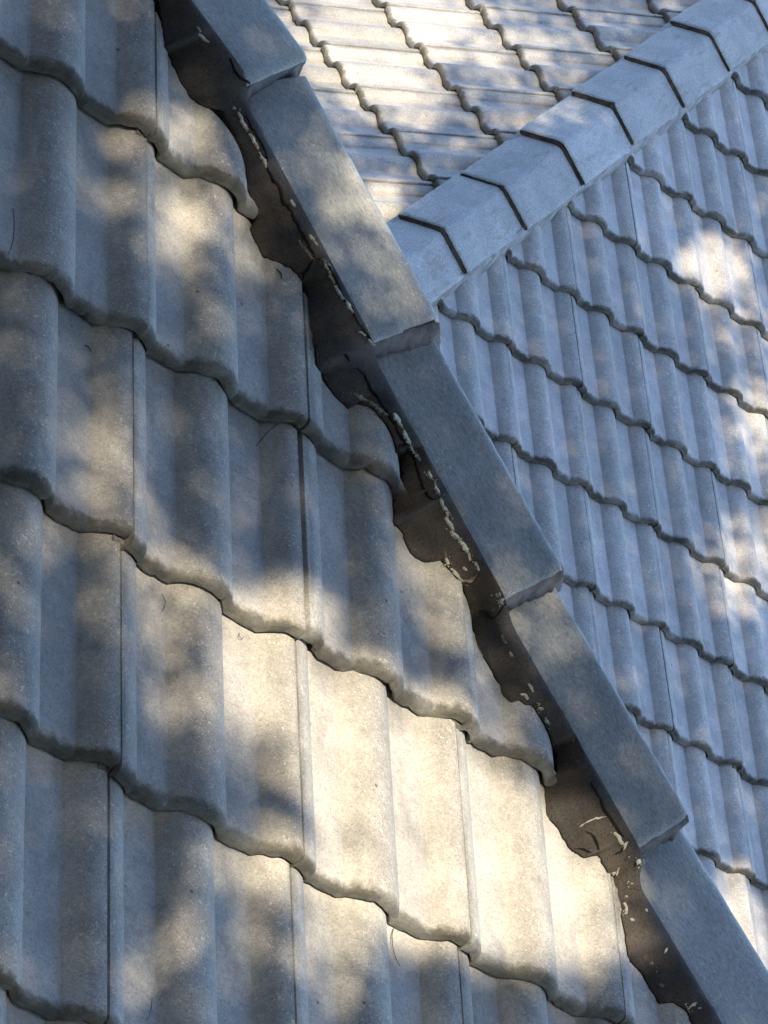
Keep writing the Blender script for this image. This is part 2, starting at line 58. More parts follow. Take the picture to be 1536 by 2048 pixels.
[[3.3506,3.3206,-1.2211],[3.488,3.1573,-1.2884],0.14800000000000005]],"blobs":[[5.835,9.169,-1.39,0.15,0.007,0.087,-0.103,-0.318,-0.065,0.85],[2.839,3.308,-1.269,0.103,0.034,0.021,-0.002,-0.081,-0.045,0.96],[2.67,3.413,-1.214,0.076,0.028,0.017,-0.0,-0.082,-0.046,1.0],[2.732,3.396,-1.223,0.102,0.009,0.007,-0.034,-0.079,-0.045,0.9],[2.823,3.381,-1.229,0.114,0.01,0.008,-0.036,-0.08,-0.045,1.0],[2.961,3.355,-1.24,0.095,0.049,0.03,0.033,-0.085,-0.047,1.0],[3.045,3.33,-1.252,0.109,0.049,0.029,0.02,-0.091,-0.05,1.0],[3.162,3.327,-1.251,0.093,0.03,0.019,-0.006,-0.082,-0.046,1.0],[3.249,3.294,-1.268,0.087,0.006,0.005,-0.038,-0.071,-0.04,1.0],[2.983,3.231,-1.309,0.328,0.083,0.053,-0.009,-0.05,-0.028,1.0],[2.844,3.169,-1.346,0.11,0.034,0.021,-0.001,-0.047,-0.026,0.95],[3.095,3.208,-1.319,0.217,0.04,0.027,-0.015,-0.049,-0.027,1.0],[2.81,3.253,-1.3,0.055,0.018,0.011,-0.001,-0.029,-0.016,0.5],[2.705,3.321,-1.265,0.035,0.012,0.008,-0.0,-0.026,-0.014,0.4],[2.743,3.497,-1.166,0.064,0.015,0.01,-0.005,-0.023,-0.013,0.95],[2.498,3.434,-1.206,0.075,0.018,0.012,-0.008,-0.041,-0.023,0.75],[2.413,3.467,-1.19,0.107,0.027,0.017,-0.004,-0.021,-0.012,0.6],[2.397,3.568,-1.134,0.05,0.021,0.013,0.002,-0.066,-0.037,0.65],[2.38,3.474,-1.187,0.049,0.019,0.012,0.001,-0.019,-0.011,0.5],[2.54,4.001,-0.89,0.081,0.0,0.002,-0.035,-0.07,-0.04,0.8],[2.493,4.079,-0.847,0.065,0.033,0.02,0.001,-0.046,-0.026,0.6],[2.256,3.967,-0.915,0.059,0.03,0.018,0.001,-0.026,-0.014,0.4],[2.41,4.076,-0.851,0.054,0.028,0.017,0.001,-0.023,-0.013,0.4],[2.567,4.14,-0.812,0.038,0.019,0.012,0.0,-0.04,-0.022,0.25],[2.597,3.876,-0.958,0.056,0.025,0.015,0.0,-0.037,-0.021,0.25],[2.304,3.686,-1.07,0.049,0.022,0.013,0.002,-0.034,-0.019,0.15],[2.818,3.584,-1.116,0.057,0.022,0.014,-0.001,-0.035,-0.02,0.0],[3.012,3.623,-1.09,0.06,0.034,0.02,0.021,-0.058,-0.032,0.6],[3.104,3.564,-1.121,0.047,0.017,0.01,-0.003,-0.051,-0.028,0.55],[2.979,3.749,-1.021,0.051,0.021,0.013,-0.001,-0.03,-0.017,0.1],[2.5,2.993,-1.452,0.061,0.05,0.029,0.008,-0.006,-0.003,0.5],[2.772,3.092,-1.391,0.088,0.026,0.017,-0.001,-0.036,-0.02,0.65],[2.525,3.334,-1.261,0.05,0.018,0.011,0.001,-0.038,-0.021,0.25],[2.283,3.321,-1.274,0.046,0.017,0.011,0.001,-0.024,-0.014,0.15],[2.979,3.546,-1.133,0.05,0.018,0.011,-0.001,-0.029,-0.016,0.35],[2.831,4.142,-0.805,0.071,-0.035,-0.018,-0.067,-0.076,-0.044,0.66],[2.91,4.066,-0.845,0.063,0.029,0.018,-0.002,-0.065,-0.036,0.55],[2.802,4.202,-0.772,0.039,0.031,0.018,0.02,-0.036,-0.02,0.35],[3.185,3.637,-1.078,0.039,0.024,0.014,0.019,-0.034,-0.019,0.55],[3.133,3.784,-0.997,0.048,0.019,0.012,-0.002,-0.035,-0.019,0.2],[2.672,4.081,-0.842,0.039,0.019,0.011,-0.0,-0.047,-0.026,0.3],[3.15,3.581,-1.11,0.047,0.017,0.011,-0.003,-0.044,-0.025,0.5],[3.308,3.381,-1.218,0.052,0.029,0.017,0.018,-0.033,-0.018,0.25],[3.376,3.334,-1.243,0.043,0.013,0.008,-0.004,-0.035,-0.02,0.3],[3.361,3.489,-1.157,0.05,0.017,0.01,-0.003,-0.029,-0.016,0.15],[3.255,3.597,-1.099,0.033,0.012,0.007,-0.003,-0.03,-0.017,0.2],[2.96,4.017,-0.872,0.042,0.019,0.012,-0.001,-0.024,-0.014,0.3],[6.979,8.415,-1.158,0.162,0.077,0.045,-0.011,-0.098,-0.057,1.0],[7.074,8.282,-1.235,0.131,0.06,0.035,-0.01,-0.088,-0.051,0.6],[7.096,8.159,-1.306,0.117,0.053,0.031,-0.008,-0.07,-0.04,0.17],[7.148,7.984,-1.407,0.104,0.045,0.026,-0.015,-0.119,-0.069,0.9],[6.905,7.536,-1.668,0.122,0.049,0.029,-0.009,-0.08,-0.046,0.17],[7.012,7.457,-1.714,0.148,0.059,0.034,-0.013,-0.111,-0.064,0.8],[7.108,7.572,-1.647,0.075,0.03,0.018,-0.012,-0.097,-0.056,0.8],[6.307,7.279,-1.818,0.132,0.053,0.031,-0.006,-0.089,-0.052,0.1],[6.039,7.728,-1.558,0.182,0.035,0.021,-0.032,-0.072,-0.042,0.1],[5.908,7.594,-1.636,0.084,0.038,0.022,-0.003,-0.061,-0.035,0.07],[6.843,6.407,-2.323,0.101,0.032,0.019,-0.014,-0.122,-0.071,0.95],[6.9,6.346,-2.358,0.09,0.028,0.016,-0.013,-0.108,-0.063,0.95],[6.899,7.687,-1.58,0.123,0.052,0.03,-0.009,-0.081,-0.047,0.05],[6.798,7.387,-1.755,0.143,0.057,0.033,-0.005,-0.047,-0.027,0.1],[6.762,8.662,-1.015,0.102,0.052,0.03,-0.007,-0.073,-0.042,0.04],[7.236,8.902,-0.875,0.083,0.042,0.024,-0.007,-0.058,-0.034,0.07],[5.914,9.031,-1.347,0.101,-0.256,0.054,-0.13,-0.229,-0.079,1.0],[5.943,9.32,-1.325,0.122,0.007,0.071,-0.108,-0.327,-0.068,1.0],[6.122,9.403,-1.22,0.282,0.016,0.164,-0.064,-0.188,-0.04,1.0],[5.815,9.062,-1.404,0.074,0.003,0.043,-0.057,-0.176,-0.036,0.9],[6.103,9.218,-1.234,0.169,0.008,0.098,-0.076,-0.218,-0.047,1.0],[6.301,9.137,-1.12,0.234,0.01,0.136,-0.066,-0.181,-0.041,0.85],[6.392,9.014,-1.07,0.109,0.004,0.063,-0.067,-0.179,-0.042,0.6],[6.31,8.697,-1.123,0.113,0.003,0.066,-0.034,-0.089,-0.021,0.85],[6.019,8.524,-1.294,0.131,0.002,0.076,-0.031,-0.085,-0.019,0.35],[5.678,8.188,-1.497,0.055,0.0,0.032,-0.046,-0.137,-0.029,0.95],[5.802,8.718,-1.417,0.072,0.002,0.042,-0.028,-0.084,-0.018,0.3],[6.483,9.462,-1.01,0.409,0.024,0.237,-0.05,-0.135,-0.031,0.45],[6.619,9.243,-0.934,0.145,0.007,0.084,-0.087,-0.224,-0.054,0.45],[5.856,9.462,-1.373,0.076,0.005,0.044,-0.048,-0.15,-0.03,0.9],[6.036,8.896,-1.278,0.18,0.006,0.104,-0.072,-0.207,-0.045,0.3],[6.266,8.602,-1.15,0.112,0.002,0.065,-0.033,-0.087,-0.021,0.7],[6.826,9.444,-0.811,0.133,0.008,0.077,-0.062,-0.156,-0.039,0.35]],"bd":[[2.4408,4.3363,-0.6973],[2.4412,4.3295,-0.7003],[2.4428,4.3196,-0.7047],[2.4452,4.312,-0.708],[2.4474,4.304,-0.7116],[2.4575,4.3102,-0.7189],[2.4575,4.2961,-0.7213],[2.4579,4.2888,-0.7242],[2.4588,4.2816,-0.7277],[2.4627,4.2753,-0.7314],[2.4612,4.2641,-0.7362],[2.4667,4.2594,-0.7398],[2.4648,4.2498,-0.7439],[2.469,4.2441,-0.7478],[2.4687,4.2337,-0.7528],[2.4729,4.2254,-0.7584],[2.4715,4.2162,-0.7622],[2.4788,4.2183,-0.7649],[2.4931,4.2301,-0.7718],[2.4984,4.2245,-0.7743],[2.4986,4.216,-0.7782],[2.5045,4.2128,-0.7796],[2.5087,4.2054,-0.7831],[2.5126,4.198,-0.7863],[2.5165,4.1917,-0.7892],[2.5254,4.187,-0.7913],[2.5278,4.1803,-0.7941],[2.5308,4.1768,-0.7958],[2.5406,4.1764,-0.7957],[2.5451,4.1678,-0.7949],[2.552,4.159,-0.7914],[2.5583,4.1552,-0.7882],[2.5644,4.1533,-0.7855],[2.5721,4.1521,-0.7827],[2.5772,4.1437,-0.7854],[2.5809,4.1385,-0.7868],[2.5875,4.1337,-0.7885],[2.5911,4.1292,-0.7906],[2.5942,4.1239,-0.7933],[2.5947,4.1156,-0.7973],[2.5981,4.1116,-0.7997],[2.6053,4.1112,-0.8017],[2.6095,4.1061,-0.8058],[2.6155,4.1073,-0.8084],[2.6098,4.0913,-0.813],[2.616,4.0876,-0.8182],[2.6159,4.0768,-0.8234],[2.6182,4.0716,-0.8276],[2.6259,4.0742,-0.8329],[2.625,4.0625,-0.8386],[2.6349,4.0709,-0.8433],[2.6387,4.0652,-0.8464],[2.6451,4.063,-0.8478],[2.6478,4.0581,-0.8521],[2.6553,4.0556,-0.857],[2.6609,4.0542,-0.862],[2.6636,4.0552,-0.8702],[2.6647,4.0553,-0.8775],[2.6597,4.0457,-0.8819],[2.6625,4.0361,-0.8863],[2.6675,4.0294,-0.8894],[2.6717,4.0245,-0.8915],[2.6771,4.0164,-0.8953],[2.6808,4.0092,-0.8984],[2.6866,4.0071,-0.8956],[2.6914,3.9993,-0.8935],[2.6966,3.9963,-0.8901],[2.7013,3.9916,-0.8885],[2.706,3.9868,-0.8881],[2.712,3.9861,-0.8856],[2.7189,3.9784,-0.8869],[2.7282,3.9734,-0.8879],[2.7306,3.9667,-0.891],[2.7464,3.9776,-0.897],[2.7463,3.965,-0.899],[2.7456,3.9554,-0.9047],[2.7453,3.9464,-0.9089],[2.7451,3.9347,-0.9126],[2.7447,3.9265,-0.9164],[2.7445,3.9161,-0.92],[2.7442,3.9084,-0.9235],[2.745,3.9013,-0.9263],[2.751,3.8958,-0.9298],[2.7476,3.8841,-0.9347],[2.7508,3.879,-0.9378],[2.7544,3.8744,-0.9408],[2.7532,3.8652,-0.9448],[2.7546,3.8592,-0.9482],[2.7535,3.8491,-0.9527],[2.7642,3.8507,-0.9565],[2.7822,3.8646,-0.9636],[2.7834,3.8587,-0.9663],[2.7853,3.8532,-0.9687],[2.7916,3.8474,-0.9713],[2.7989,3.844,-0.9727],[2.803,3.8393,-0.9749],[2.8146,3.8349,-0.9766],[2.8214,3.8334,-0.9773],[2.8291,3.8296,-0.979],[2.8328,3.8345,-0.9734],[2.8369,3.8359,-0.9678],[2.8435,3.8308,-0.9639],[2.8515,3.8265,-0.9604],[2.8567,3.8228,-0.9596],[2.8612,3.8182,-0.9598],[2.8656,3.8117,-0.9614],[2.8718,3.8083,-0.9618],[2.8762,3.8042,-0.9634],[2.8825,3.8002,-0.9656],[2.8865,3.7951,-0.9683],[2.891,3.7908,-0.9714],[2.8938,3.7832,-0.9759],[2.8983,3.7787,-0.9797],[2.8975,3.7716,-0.9828],[2.9262,3.7961,-0.9928],[2.9287,3.7882,-0.9963],[2.9278,3.7786,-1.0008],[2.9317,3.771,-1.0041],[2.9298,3.7617,-1.0088],[2.9301,3.7543,-1.0143],[2.9343,3.7486,-1.0234],[2.9314,3.7484,-1.0299],[2.9323,3.752,-1.04],[2.918,3.7263,-1.0392],[2.9318,3.7373,-1.0468],[2.9325,3.7318,-1.0493],[2.9098,3.6932,-1.0499],[2.9344,3.7133,-1.0579],[2.9412,3.7104,-1.0592],[2.9481,3.7054,-1.0615],[2.9478,3.6977,-1.065],[2.9506,3.6923,-1.0674],[2.9542,3.6863,-1.0701],[2.9589,3.6804,-1.0727],[2.9676,3.6771,-1.0741],[2.9837,3.6776,-1.0737],[2.9903,3.675,-1.069],[2.9957,3.6736,-1.0639],[3.0027,3.6742,-1.0578],[3.0061,3.6664,-1.0591],[3.0107,3.6595,-1.0598],[3.0151,3.6552,-1.0599],[3.0206,3.6484,-1.0617],[3.0235,3.6455,-1.0621],[3.0353,3.6485,-1.0657],[3.0415,3.646,-1.0675],[3.0418,3.6383,-1.0712],[3.0457,3.6337,-1.0745],[3.0515,3.6274,-1.0796],[3.059,3.624,-1.0851],[3.0573,3.616,-1.088],[3.0738,3.6236,-1.0974],[3.0758,3.6186,-1.0996],[3.077,3.6086,-1.1043],[3.0764,3.5981,-1.1091],[3.0781,3.5909,-1.1125],[3.0804,3.5845,-1.1155],[3.0847,3.5803,-1.1172],[3.0887,3.5738,-1.1202],[3.0928,3.5695,-1.1222],[3.0993,3.5647,-1.1242],[3.1025,3.5598,-1.1265],[3.1047,3.5576,-1.1275],[3.1086,3.5499,-1.1308],[3.1125,3.5453,-1.133],[3.1171,3.5426,-1.1342],[3.1186,3.5307,-1.1396],[3.1202,3.5247,-1.1418],[3.1231,3.5165,-1.1414],[3.1264,3.51,-1.14],[3.1361,3.5107,-1.1316],[3.1435,3.5038,-1.1304],[3.1526,3.5041,-1.1267],[3.157,3.5006,-1.1275],[3.1619,3.4936,-1.1299],[3.1664,3.489,-1.1318],[3.1718,3.4843,-1.1343],[3.1763,3.4805,-1.1366],[3.1785,3.4764,-1.1391],[3.1871,3.4742,-1.1429],[3.1916,3.4692,-1.1475],[3.1935,3.4649,-1.1507],[3.2167,3.4805,-1.1611],[3.2185,3.4739,-1.1641],[3.2194,3.4652,-1.1681],[3.2192,3.4563,-1.1725],[3.221,3.4502,-1.1764],[3.2154,3.4448,-1.1829],[3.2139,3.4428,-1.1906],[3.2157,3.4436,-1.1981],[3.2185,3.4412,-1.2068],[3.2168,3.4337,-1.2105],[3.2169,3.4276,-1.2134],[3.2169,3.4192,-1.2172],[3.2157,3.4122,-1.2203],[3.2157,3.405,-1.2238],[3.2209,3.3996,-1.2261],[3.2325,3.3951,-1.2281],[3.2392,3.3914,-1.2297],[3.2412,3.3868,-1.2317],[3.2452,3.3804,-1.2346],[3.2511,3.3773,-1.2359],[3.254,3.3715,-1.2386],[3.2604,3.3686,-1.2397],[3.2642,3.3659,-1.2392],[3.2675,3.3599,-1.2373],[3.2718,3.353,-1.2358],[3.2775,3.3522,-1.2314],[3.2831,3.3529,-1.2273],[3.2904,3.354,-1.2233],[3.295,3.3481,-1.2245],[3.2952,3.3418,-1.2272],[3.2996,3.3369,-1.2282],[3.3029,3.3294,-1.2312],[3.3204,3.3368,-1.2361],[3.3207,3.3273,-1.238],[3.3213,3.3212,-1.2398],[3.3284,3.3181,-1.2424],[3.3256,3.3098,-1.2457],[3.3292,3.3031,-1.2496],[3.3318,3.2988,-1.2526],[3.3322,3.291,-1.2563],[3.3268,3.2807,-1.2597],[3.3292,3.2751,-1.263],[3.3302,3.268,-1.2667],[3.332,3.2632,-1.2696],[3.3345,3.2572,-1.2735],[3.3321,3.2479,-1.2771],[3.3333,3.243,-1.2798],[3.3343,3.2372,-1.283],[3.3345,3.2278,-1.2876],[3.3588,3.2386,-1.2984],[3.3659,3.2354,-1.2998],[3.3758,3.2313,-1.3013],[3.3807,3.2276,-1.303],[3.3845,3.2222,-1.3053],[3.3887,3.2167,-1.308],[3.3937,3.2098,-1.3109],[3.4001,3.2061,-1.3126],[3.4037,3.2007,-1.315],[3.4068,3.1924,-1.316],[3.416,3.19,-1.3069],[3.4207,3.188,-1.304],[3.4272,3.1824,-1.3029],[3.4318,3.1805,-1.3017],[3.4371,3.1756,-1.3018],[3.4409,3.1697,-1.3036],[3.4412,3.1625,-1.3068],[3.4445,3.1575,-1.3084],[3.4475,3.1523,-1.3107],[3.4504,3.1452,-1.3138],[3.4495,3.1379,-1.3176],[3.4521,3.1319,-1.3219],[3.4546,3.1278,-1.3266],[3.4606,3.1265,-1.3308]],"frames":{"A":[[0.99923,-0.03912,0.00015],[0.0341,0.87282,0.48685],[-0.01918,-0.48647,0.87349],[2.44097,4.04348,-0.8339]],"B":[[0.99985,0.01397,0.01026],[-0.01723,0.86494,0.50157],[-0.00186,-0.50168,0.86505],[5.97373,7.67665,-1.5536]],"C":[[0.01187,-0.99988,-0.00977],[0.86511,0.00537,0.50156],[-0.50145,-0.0144,0.86507],[5.80305,9.45886,-1.36902]]},"Rw":[[0.694455,-0.368182,0.618202],[0.395431,-0.522506,-0.755395],[0.601137,0.769044,-0.217267]],"hip2":[[[6.8972,9.2971,-0.7028],[6.6302,9.0154,-0.8622],[6.3727,8.7498,-1.0159],[6.1113,8.4825,-1.1719],[5.8451,8.2057,-1.3308],[5.5838,7.9523,-1.4866]],
[[7.0497,9.0845,-0.7001],[6.8043,8.8268,-0.8501],[6.5337,8.5481,-1.0123],[6.2845,8.296,-1.1591],[6.0151,8.0191,-1.3202],[5.7522,7.7533,-1.4749]]]}""")
UP = np.array([0.0, 0.0, ZC])
W, G = 0.30, 0.3378                         # cover width and gauge of the tiles
FR = {k: np.array(v) for k, v in DATA['frames'].items()}   # rows: eave axis, up-slope axis, normal, origin

rng = np.random.RandomState(11)
random.seed(11)

# ------------------------------------------------------------------ helpers
def link(name, me, parent=None):
    o = bpy.data.objects.new(name, me)
    col.objects.link(o)
    if parent is not None:
        o.parent = parent
    return o

def tag(o, label=None, cat=None, group=None, kind=None):
    if label: o['label'] = label
    if cat: o['category'] = cat
    if group: o['group'] = group
    if kind: o['kind'] = kind
    return o

def make_mesh(name, V, F, mats, attrs=None, smooth=True, fmat=None):
    me = bpy.data.meshes.new(name)
    me.from_pydata([tuple(v) for v in V], [], F)
    for m in mats: me.materials.append(m)
    if attrs:
        for k, a in attrs.items():
            at = me.attributes.new(k, 'FLOAT', 'POINT')
            at.data.foreach_set('value', np.asarray(a, dtype=np.float32))
    if fmat is not None:
        me.polygons.foreach_set('material_index', np.asarray(fmat, dtype=np.int32))
    if smooth:
        me.polygons.foreach_set('use_smooth', np.ones(len(me.polygons), dtype=bool))
    me.update()
    return me

def recalc(me):
    bm = bmesh.new(); bm.from_mesh(me)
    bmesh.ops.recalc_face_normals(bm, faces=bm.faces)
    bm.to_mesh(me); bm.free()

def noise1(n, amp, octs=((0.5, 3), (0.3, 9), (0.2, 25)), r=rng):
    x = np.linspace(0, 1, n); y = np.zeros(n)
    for a, f in octs:
        k = r.normal(0, 1, f + 2)
        y += a * np.interp(x * f, np.arange(f + 2), k)
    return y * amp

# ------------------------------------------------------------------ materials
class NT:
    def __init__(s, name):
        s.m = bpy.data.materials.new(name); s.m.use_nodes = True
        s.t = s.m.node_tree; s.n = s.t.nodes
        s.b = s.n['Principled BSDF']
    def node(s, ty, **kw):
        n = s.n.new(ty)
        for k, v in kw.items(): setattr(n, k, v)
        return n
    def lk(s, a, b): s.t.links.new(a, b)
    def val(s, sock, v):
        if hasattr(v, 'is_output') or hasattr(v, 'links'): s.lk(v, sock)
        else: sock.default_value = v
    def math(s, op, a, b=0.0, clamp=False):
        n = s.node('ShaderNodeMath', operation=op, use_clamp=clamp)
        s.val(n.inputs[0], a); s.val(n.inputs[1], b); return n.outputs[0]
    def noise(s, co, scale, detail=4.0, rough=0.55, dist=0.0):
        n = s.node('ShaderNodeTexNoise')
        s.lk(co, n.inputs['Vector']); n.inputs['Scale'].default_value = scale
        n.inputs['Detail'].default_value = detail; n.inputs['Roughness'].default_value = rough
        n.inputs['Distortion'].default_value = dist
        return n.outputs['Fac']
    def vor(s, co, scale, feature='F1'):
        n = s.node('ShaderNodeTexVoronoi', feature=feature)
        s.lk(co, n.inputs['Vector']); n.inputs['Scale'].default_value = scale
        return n.outputs['Distance']
    def ramp(s, f, lo, hi, a=0.0, b=1.0):
        n = s.node('ShaderNodeMapRange', interpolation_type='SMOOTHSTEP')
        s.val(n.inputs['Value'], f)
        n.inputs['From Min'].default_value = lo; n.inputs['From Max'].default_value = hi
        n.inputs['To Min'].default_value = a; n.inputs['To Max'].default_value = b
        return n.outputs['Result']
    def mix(s, f, a, b, mode='MIX'):
        n = s.node('ShaderNodeMix', data_type='RGBA', blend_type=mode)
        s.val(n.inputs[0], f)
        for i, v in ((6, a), (7, b)):
            if isinstance(v, tuple): n.inputs[i].default_value = (*v, 1.0)
            else: s.lk(v, n.inputs[i])
        return n.outputs[2]
    def attr(s, name):
        return s.node('ShaderNodeAttribute', attribute_name=name).outputs['Fac']
    def coords(s, stretch=None):
        tc = s.node('ShaderNodeTexCoord'); oi = s.node('ShaderNodeObjectInfo')
        mul = s.node('ShaderNodeVectorMath', operation='SCALE')
        mul.inputs[0].default_value = (37.1, 91.7, 53.3); s.lk(oi.outputs['Random'], mul.inputs['Scale'])
        add = s.node('ShaderNodeVectorMath', operation='ADD')
        s.lk(tc.outputs['Object'], add.inputs[0]); s.lk(mul.outputs[0], add.inputs[1])
        o = add.outputs[0]; s.rand = oi.outputs['Random']
        if stretch:
            m = s.node('ShaderNodeVectorMath', operation='MULTIPLY')
            s.lk(o, m.inputs[0]); m.inputs[1].default_value = stretch; o2 = m.outputs[0]
            return o, o2
        return o
    def bump(s, h, dist, strength=1.0, normal=None):
        n = s.node('ShaderNodeBump'); n.inputs['Strength'].default_value = strength
        n.inputs['Distance'].default_value = dist; s.lk(h, n.inputs['Height'])
        if normal is not None: s.lk(normal, n.inputs['Normal'])
        return n.outputs['Normal']

def tile_material(name, base_a, base_b, speck=1.0, stain=1.0, algae_col=(0.040, 0.039, 0.030)):
    t = NT(name)
    co, st = t.coords((1.0, 0.35, 1.0))
    hgt = t.attr('roll'); nz = t.attr('nose'); side = t.attr('seam')
    mott = t.noise(co, 14.0, 5.0, 0.6)
    c = t.mix(t.ramp(mott, 0.33, 0.67), base_a, base_b)
    # broad grey-brown grime streaks along the fall of the roof
    streak = t.noise(st, 22.0, 4.0, 0.6, 0.4)
    c = t.mix(t.math('MULTIPLY', t.ramp(streak, 0.5, 0.74), 0.42), c, tuple(0.50 * x for x in base_a))
    pale = t.noise(co, 30.0, 4.0, 0.65)
    c = t.mix(t.math('MULTIPLY', t.ramp(pale, 0.54, 0.74), 0.35), c, tuple(min(1.0, 1.3 * x) for x in base_b))
    # rolls are rougher, worn down to the aggregate
    wear = t.math('MULTIPLY', hgt, t.ramp(t.noise(co, 26.0, 3.0), 0.3, 0.62))
    c = t.mix(t.math('MULTIPLY', wear, 0.30), c, tuple(x * k for x, k in zip(base_a, (0.68, 0.64, 0.57))))
    g1 = t.noise(co, 330.0, 3.0, 0.6)
    c = t.mix(t.math('MULTIPLY', t.ramp(g1, 0.50, 0.66), t.math('MULTIPLY_ADD', wear, 0.30)), c, tuple(0.55 * x for x in base_a))
    gr = t.math('MULTIPLY', t.attr('flank'), t.ramp(t.noise(st, 30.0, 4.0, 0.65), 0.30, 0.62))  # tints left flank and crest of each roll darker, browner
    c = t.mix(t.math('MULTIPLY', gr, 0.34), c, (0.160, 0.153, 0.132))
    # dark grains and pits
    g2 = t.noise(co, 520.0, 2.0, 0.5)
    c = t.mix(t.math('MULTIPLY', t.ramp(g2, 0.60, 0.72), t.math('MULTIPLY', hgt, 0.16)), c, (0.09, 0.085, 0.08))
    # pale aggregate specks, elongated a little down the slope
    sp = t.noise(co, 170.0, 2.0, 0.8, 1.6)
    spm = t.math('MULTIPLY', t.ramp(sp, 0.58, 0.66), t.math('ADD', t.math('MULTIPLY', hgt, 0.80 * speck), 0.16 * speck), clamp=True)
    c = t.mix(spm, c, (0.62, 0.60, 0.54))
    # the odd dark lichen freckle
    dv = t.vor(co, 16.0)
    c = t.mix(t.math('MULTIPLY', t.ramp(dv, 0.055, 0.03), 0.7), c, (0.05, 0.048, 0.045))
    # grime and algae along the rounded front edge
    nn = t.math('ADD', nz, t.math('MULTIPLY', t.math('SUBTRACT', t.noise(co, 60.0, 5.0, 0.7), 0.5), 0.030))
    algae = t.ramp(nn, 0.0185, 0.004)
    patchy = t.ramp(t.noise(co, 11.0, 3.0), 0.25, 0.6, 0.45, 1.0)
    c = t.mix(t.math('MULTIPLY', t.math('MULTIPLY', algae, patchy), 0.88 * stain, clamp=True), c, algae_col)
    lip = t.math('MULTIPLY', t.attr('lip'), t.ramp(t.noise(co, 90.0, 3.0), 0.35, 0.6))
    c = t.mix(t.math('MULTIPLY', lip, 0.45), c, (0.22, 0.22, 0.205))
    # darker, noise-broken tint in the side seam
    sm = t.math('MULTIPLY', side, t.ramp(t.noise(st, 40.0, 4.0), 0.3, 0.65))
    c = t.mix(t.math('MULTIPLY', sm, 0.55), c, (0.11, 0.115, 0.105))
    fine = t.noise(co, 150.0, 4.0, 0.75, 0.6)
    c = t.mix(1.0, c, t.mix(t.ramp(fine, 0.30, 0.70), (0.86, 0.86, 0.86), (1.12, 1.12, 1.12)), 'MULTIPLY')
    # individual tiles vary in tone
    v = t.ramp(t.rand, 0.0, 1.0, 0.86, 1.10)
    hsv = t.node('ShaderNodeHueSaturation'); t.lk(v, hsv.inputs['Value']); t.lk(c, hsv.inputs['Color'])
    t.lk(hsv.outputs[0], t.b.inputs['Base Color'])
    t.b.inputs['Roughness'].default_value = 0.78
    t.b.inputs['Specular IOR Level'].default_value = 0.35
    n1 = t.bump(t.noise(co, 45.0, 4.0, 0.6), 0.004, 0.30)
    n2 = t.bump(g1, 0.0013, 0.45, n1)
    n3 = t.bump(spm, 0.0012, 0.6, n2)
    t.lk(n3, t.b.inputs['Normal'])
    return t.m

def cap_material(name, base_a, base_b, streaks=0.3):
    t = NT(name)
    co, st = t.coords((0.22, 1.0, 1.0))
    c = t.mix(t.ramp(t.noise(co, 9.0, 5.0, 0.6), 0.33, 0.67), base_a, base_b)
    fib = t.noise(st, 420.0, 3.0, 0.65)
    c = t.mix(t.math('MULTIPLY', t.ramp(fib, 0.5, 0.66), 0.55), c, tuple(0.50 * x for x in base_a))
    drift = t.noise(st, 38.0, 5.0, 0.65, 0.5)
    c = t.mix(t.math('MULTIPLY', t.ramp(drift, 0.52, 0.70), streaks), c, (0.17, 0.155, 0.12))
    c = t.mix(t.math('MULTIPLY', t.ramp(t.noise(co, 330.0, 3.0), 0.52, 0.66), 0.25), c, (0.09, 0.09, 0.09))
    worn = t.attr('worn')
    sp = t.noise(co, 240.0, 2.0, 0.75, 1.0)
    amt = t.math('ADD', t.math('MULTIPLY', worn, 0.4), t.ramp(t.noise(co, 13.0, 2.0), 0.4, 0.65, 0.06, 0.55))
    c = t.mix(t.math('MULTIPLY', t.ramp(sp, 0.59, 0.68), amt, clamp=True), c, (0.58, 0.58, 0.54))
    fine = t.noise(co, 140.0, 4.0, 0.75, 0.6)
    c = t.mix(1.0, c, t.mix(t.ramp(fine, 0.30, 0.70), (0.82, 0.82, 0.82), (1.15, 1.15, 1.15)), 'MULTIPLY')
    v = t.ramp(t.rand, 0.0, 1.0, 0.9, 1.1)
    hsv = t.node('ShaderNodeHueSaturation'); t.lk(v, hsv.inputs['Value']); t.lk(c, hsv.inputs['Color'])
    t.lk(hsv.outputs[0], t.b.inputs['Base Color'])
    t.b.inputs['Roughness'].default_value = 0.72
    t.b.inputs['Specular IOR Level'].default_value = 0.4
    n1 = t.bump(fib, 0.0014, 0.55)
    n2 = t.bump(t.noise(co, 70.0, 4.0, 0.6), 0.004, 0.35, n1)
    t.lk(n2, t.b.inputs['Normal'])
    return t.m

def plain_rough(name, a, b, scale=12.0, grain=380.0, rough=0.85, g=0.5, bd=0.002, extra=None):
    t = NT(name)
    co = t.coords()
    c = t.mix(t.ramp(t.noise(co, scale, 5.0, 0.62), 0.32, 0.68), a, b)
    gr = t.noise(co, grain, 3.0, 0.6)
    c = t.mix(t.math('MULTIPLY', t.ramp(gr, 0.5, 0.68), g), c, tuple(0.4 * x for x in a))
    g3 = t.noise(co, grain * 0.8, 2.0, 0.7, 0.8)
    if extra:
        c = t.mix(t.math('MULTIPLY', t.ramp(g3, 0.64, 0.72), 0.5), c, extra)
    t.lk(c, t.b.inputs['Base Color'])
    t.b.inputs['Roughness'].default_value = rough
    t.b.inputs['Specular IOR Level'].default_value = 0.25
    n1 = t.bump(t.noise(co, 50.0, 5.0, 0.65), 0.006, 0.45)
    t.lk(t.bump(gr, bd, 0.6, n1), t.b.inputs['Normal'])
    return t.m

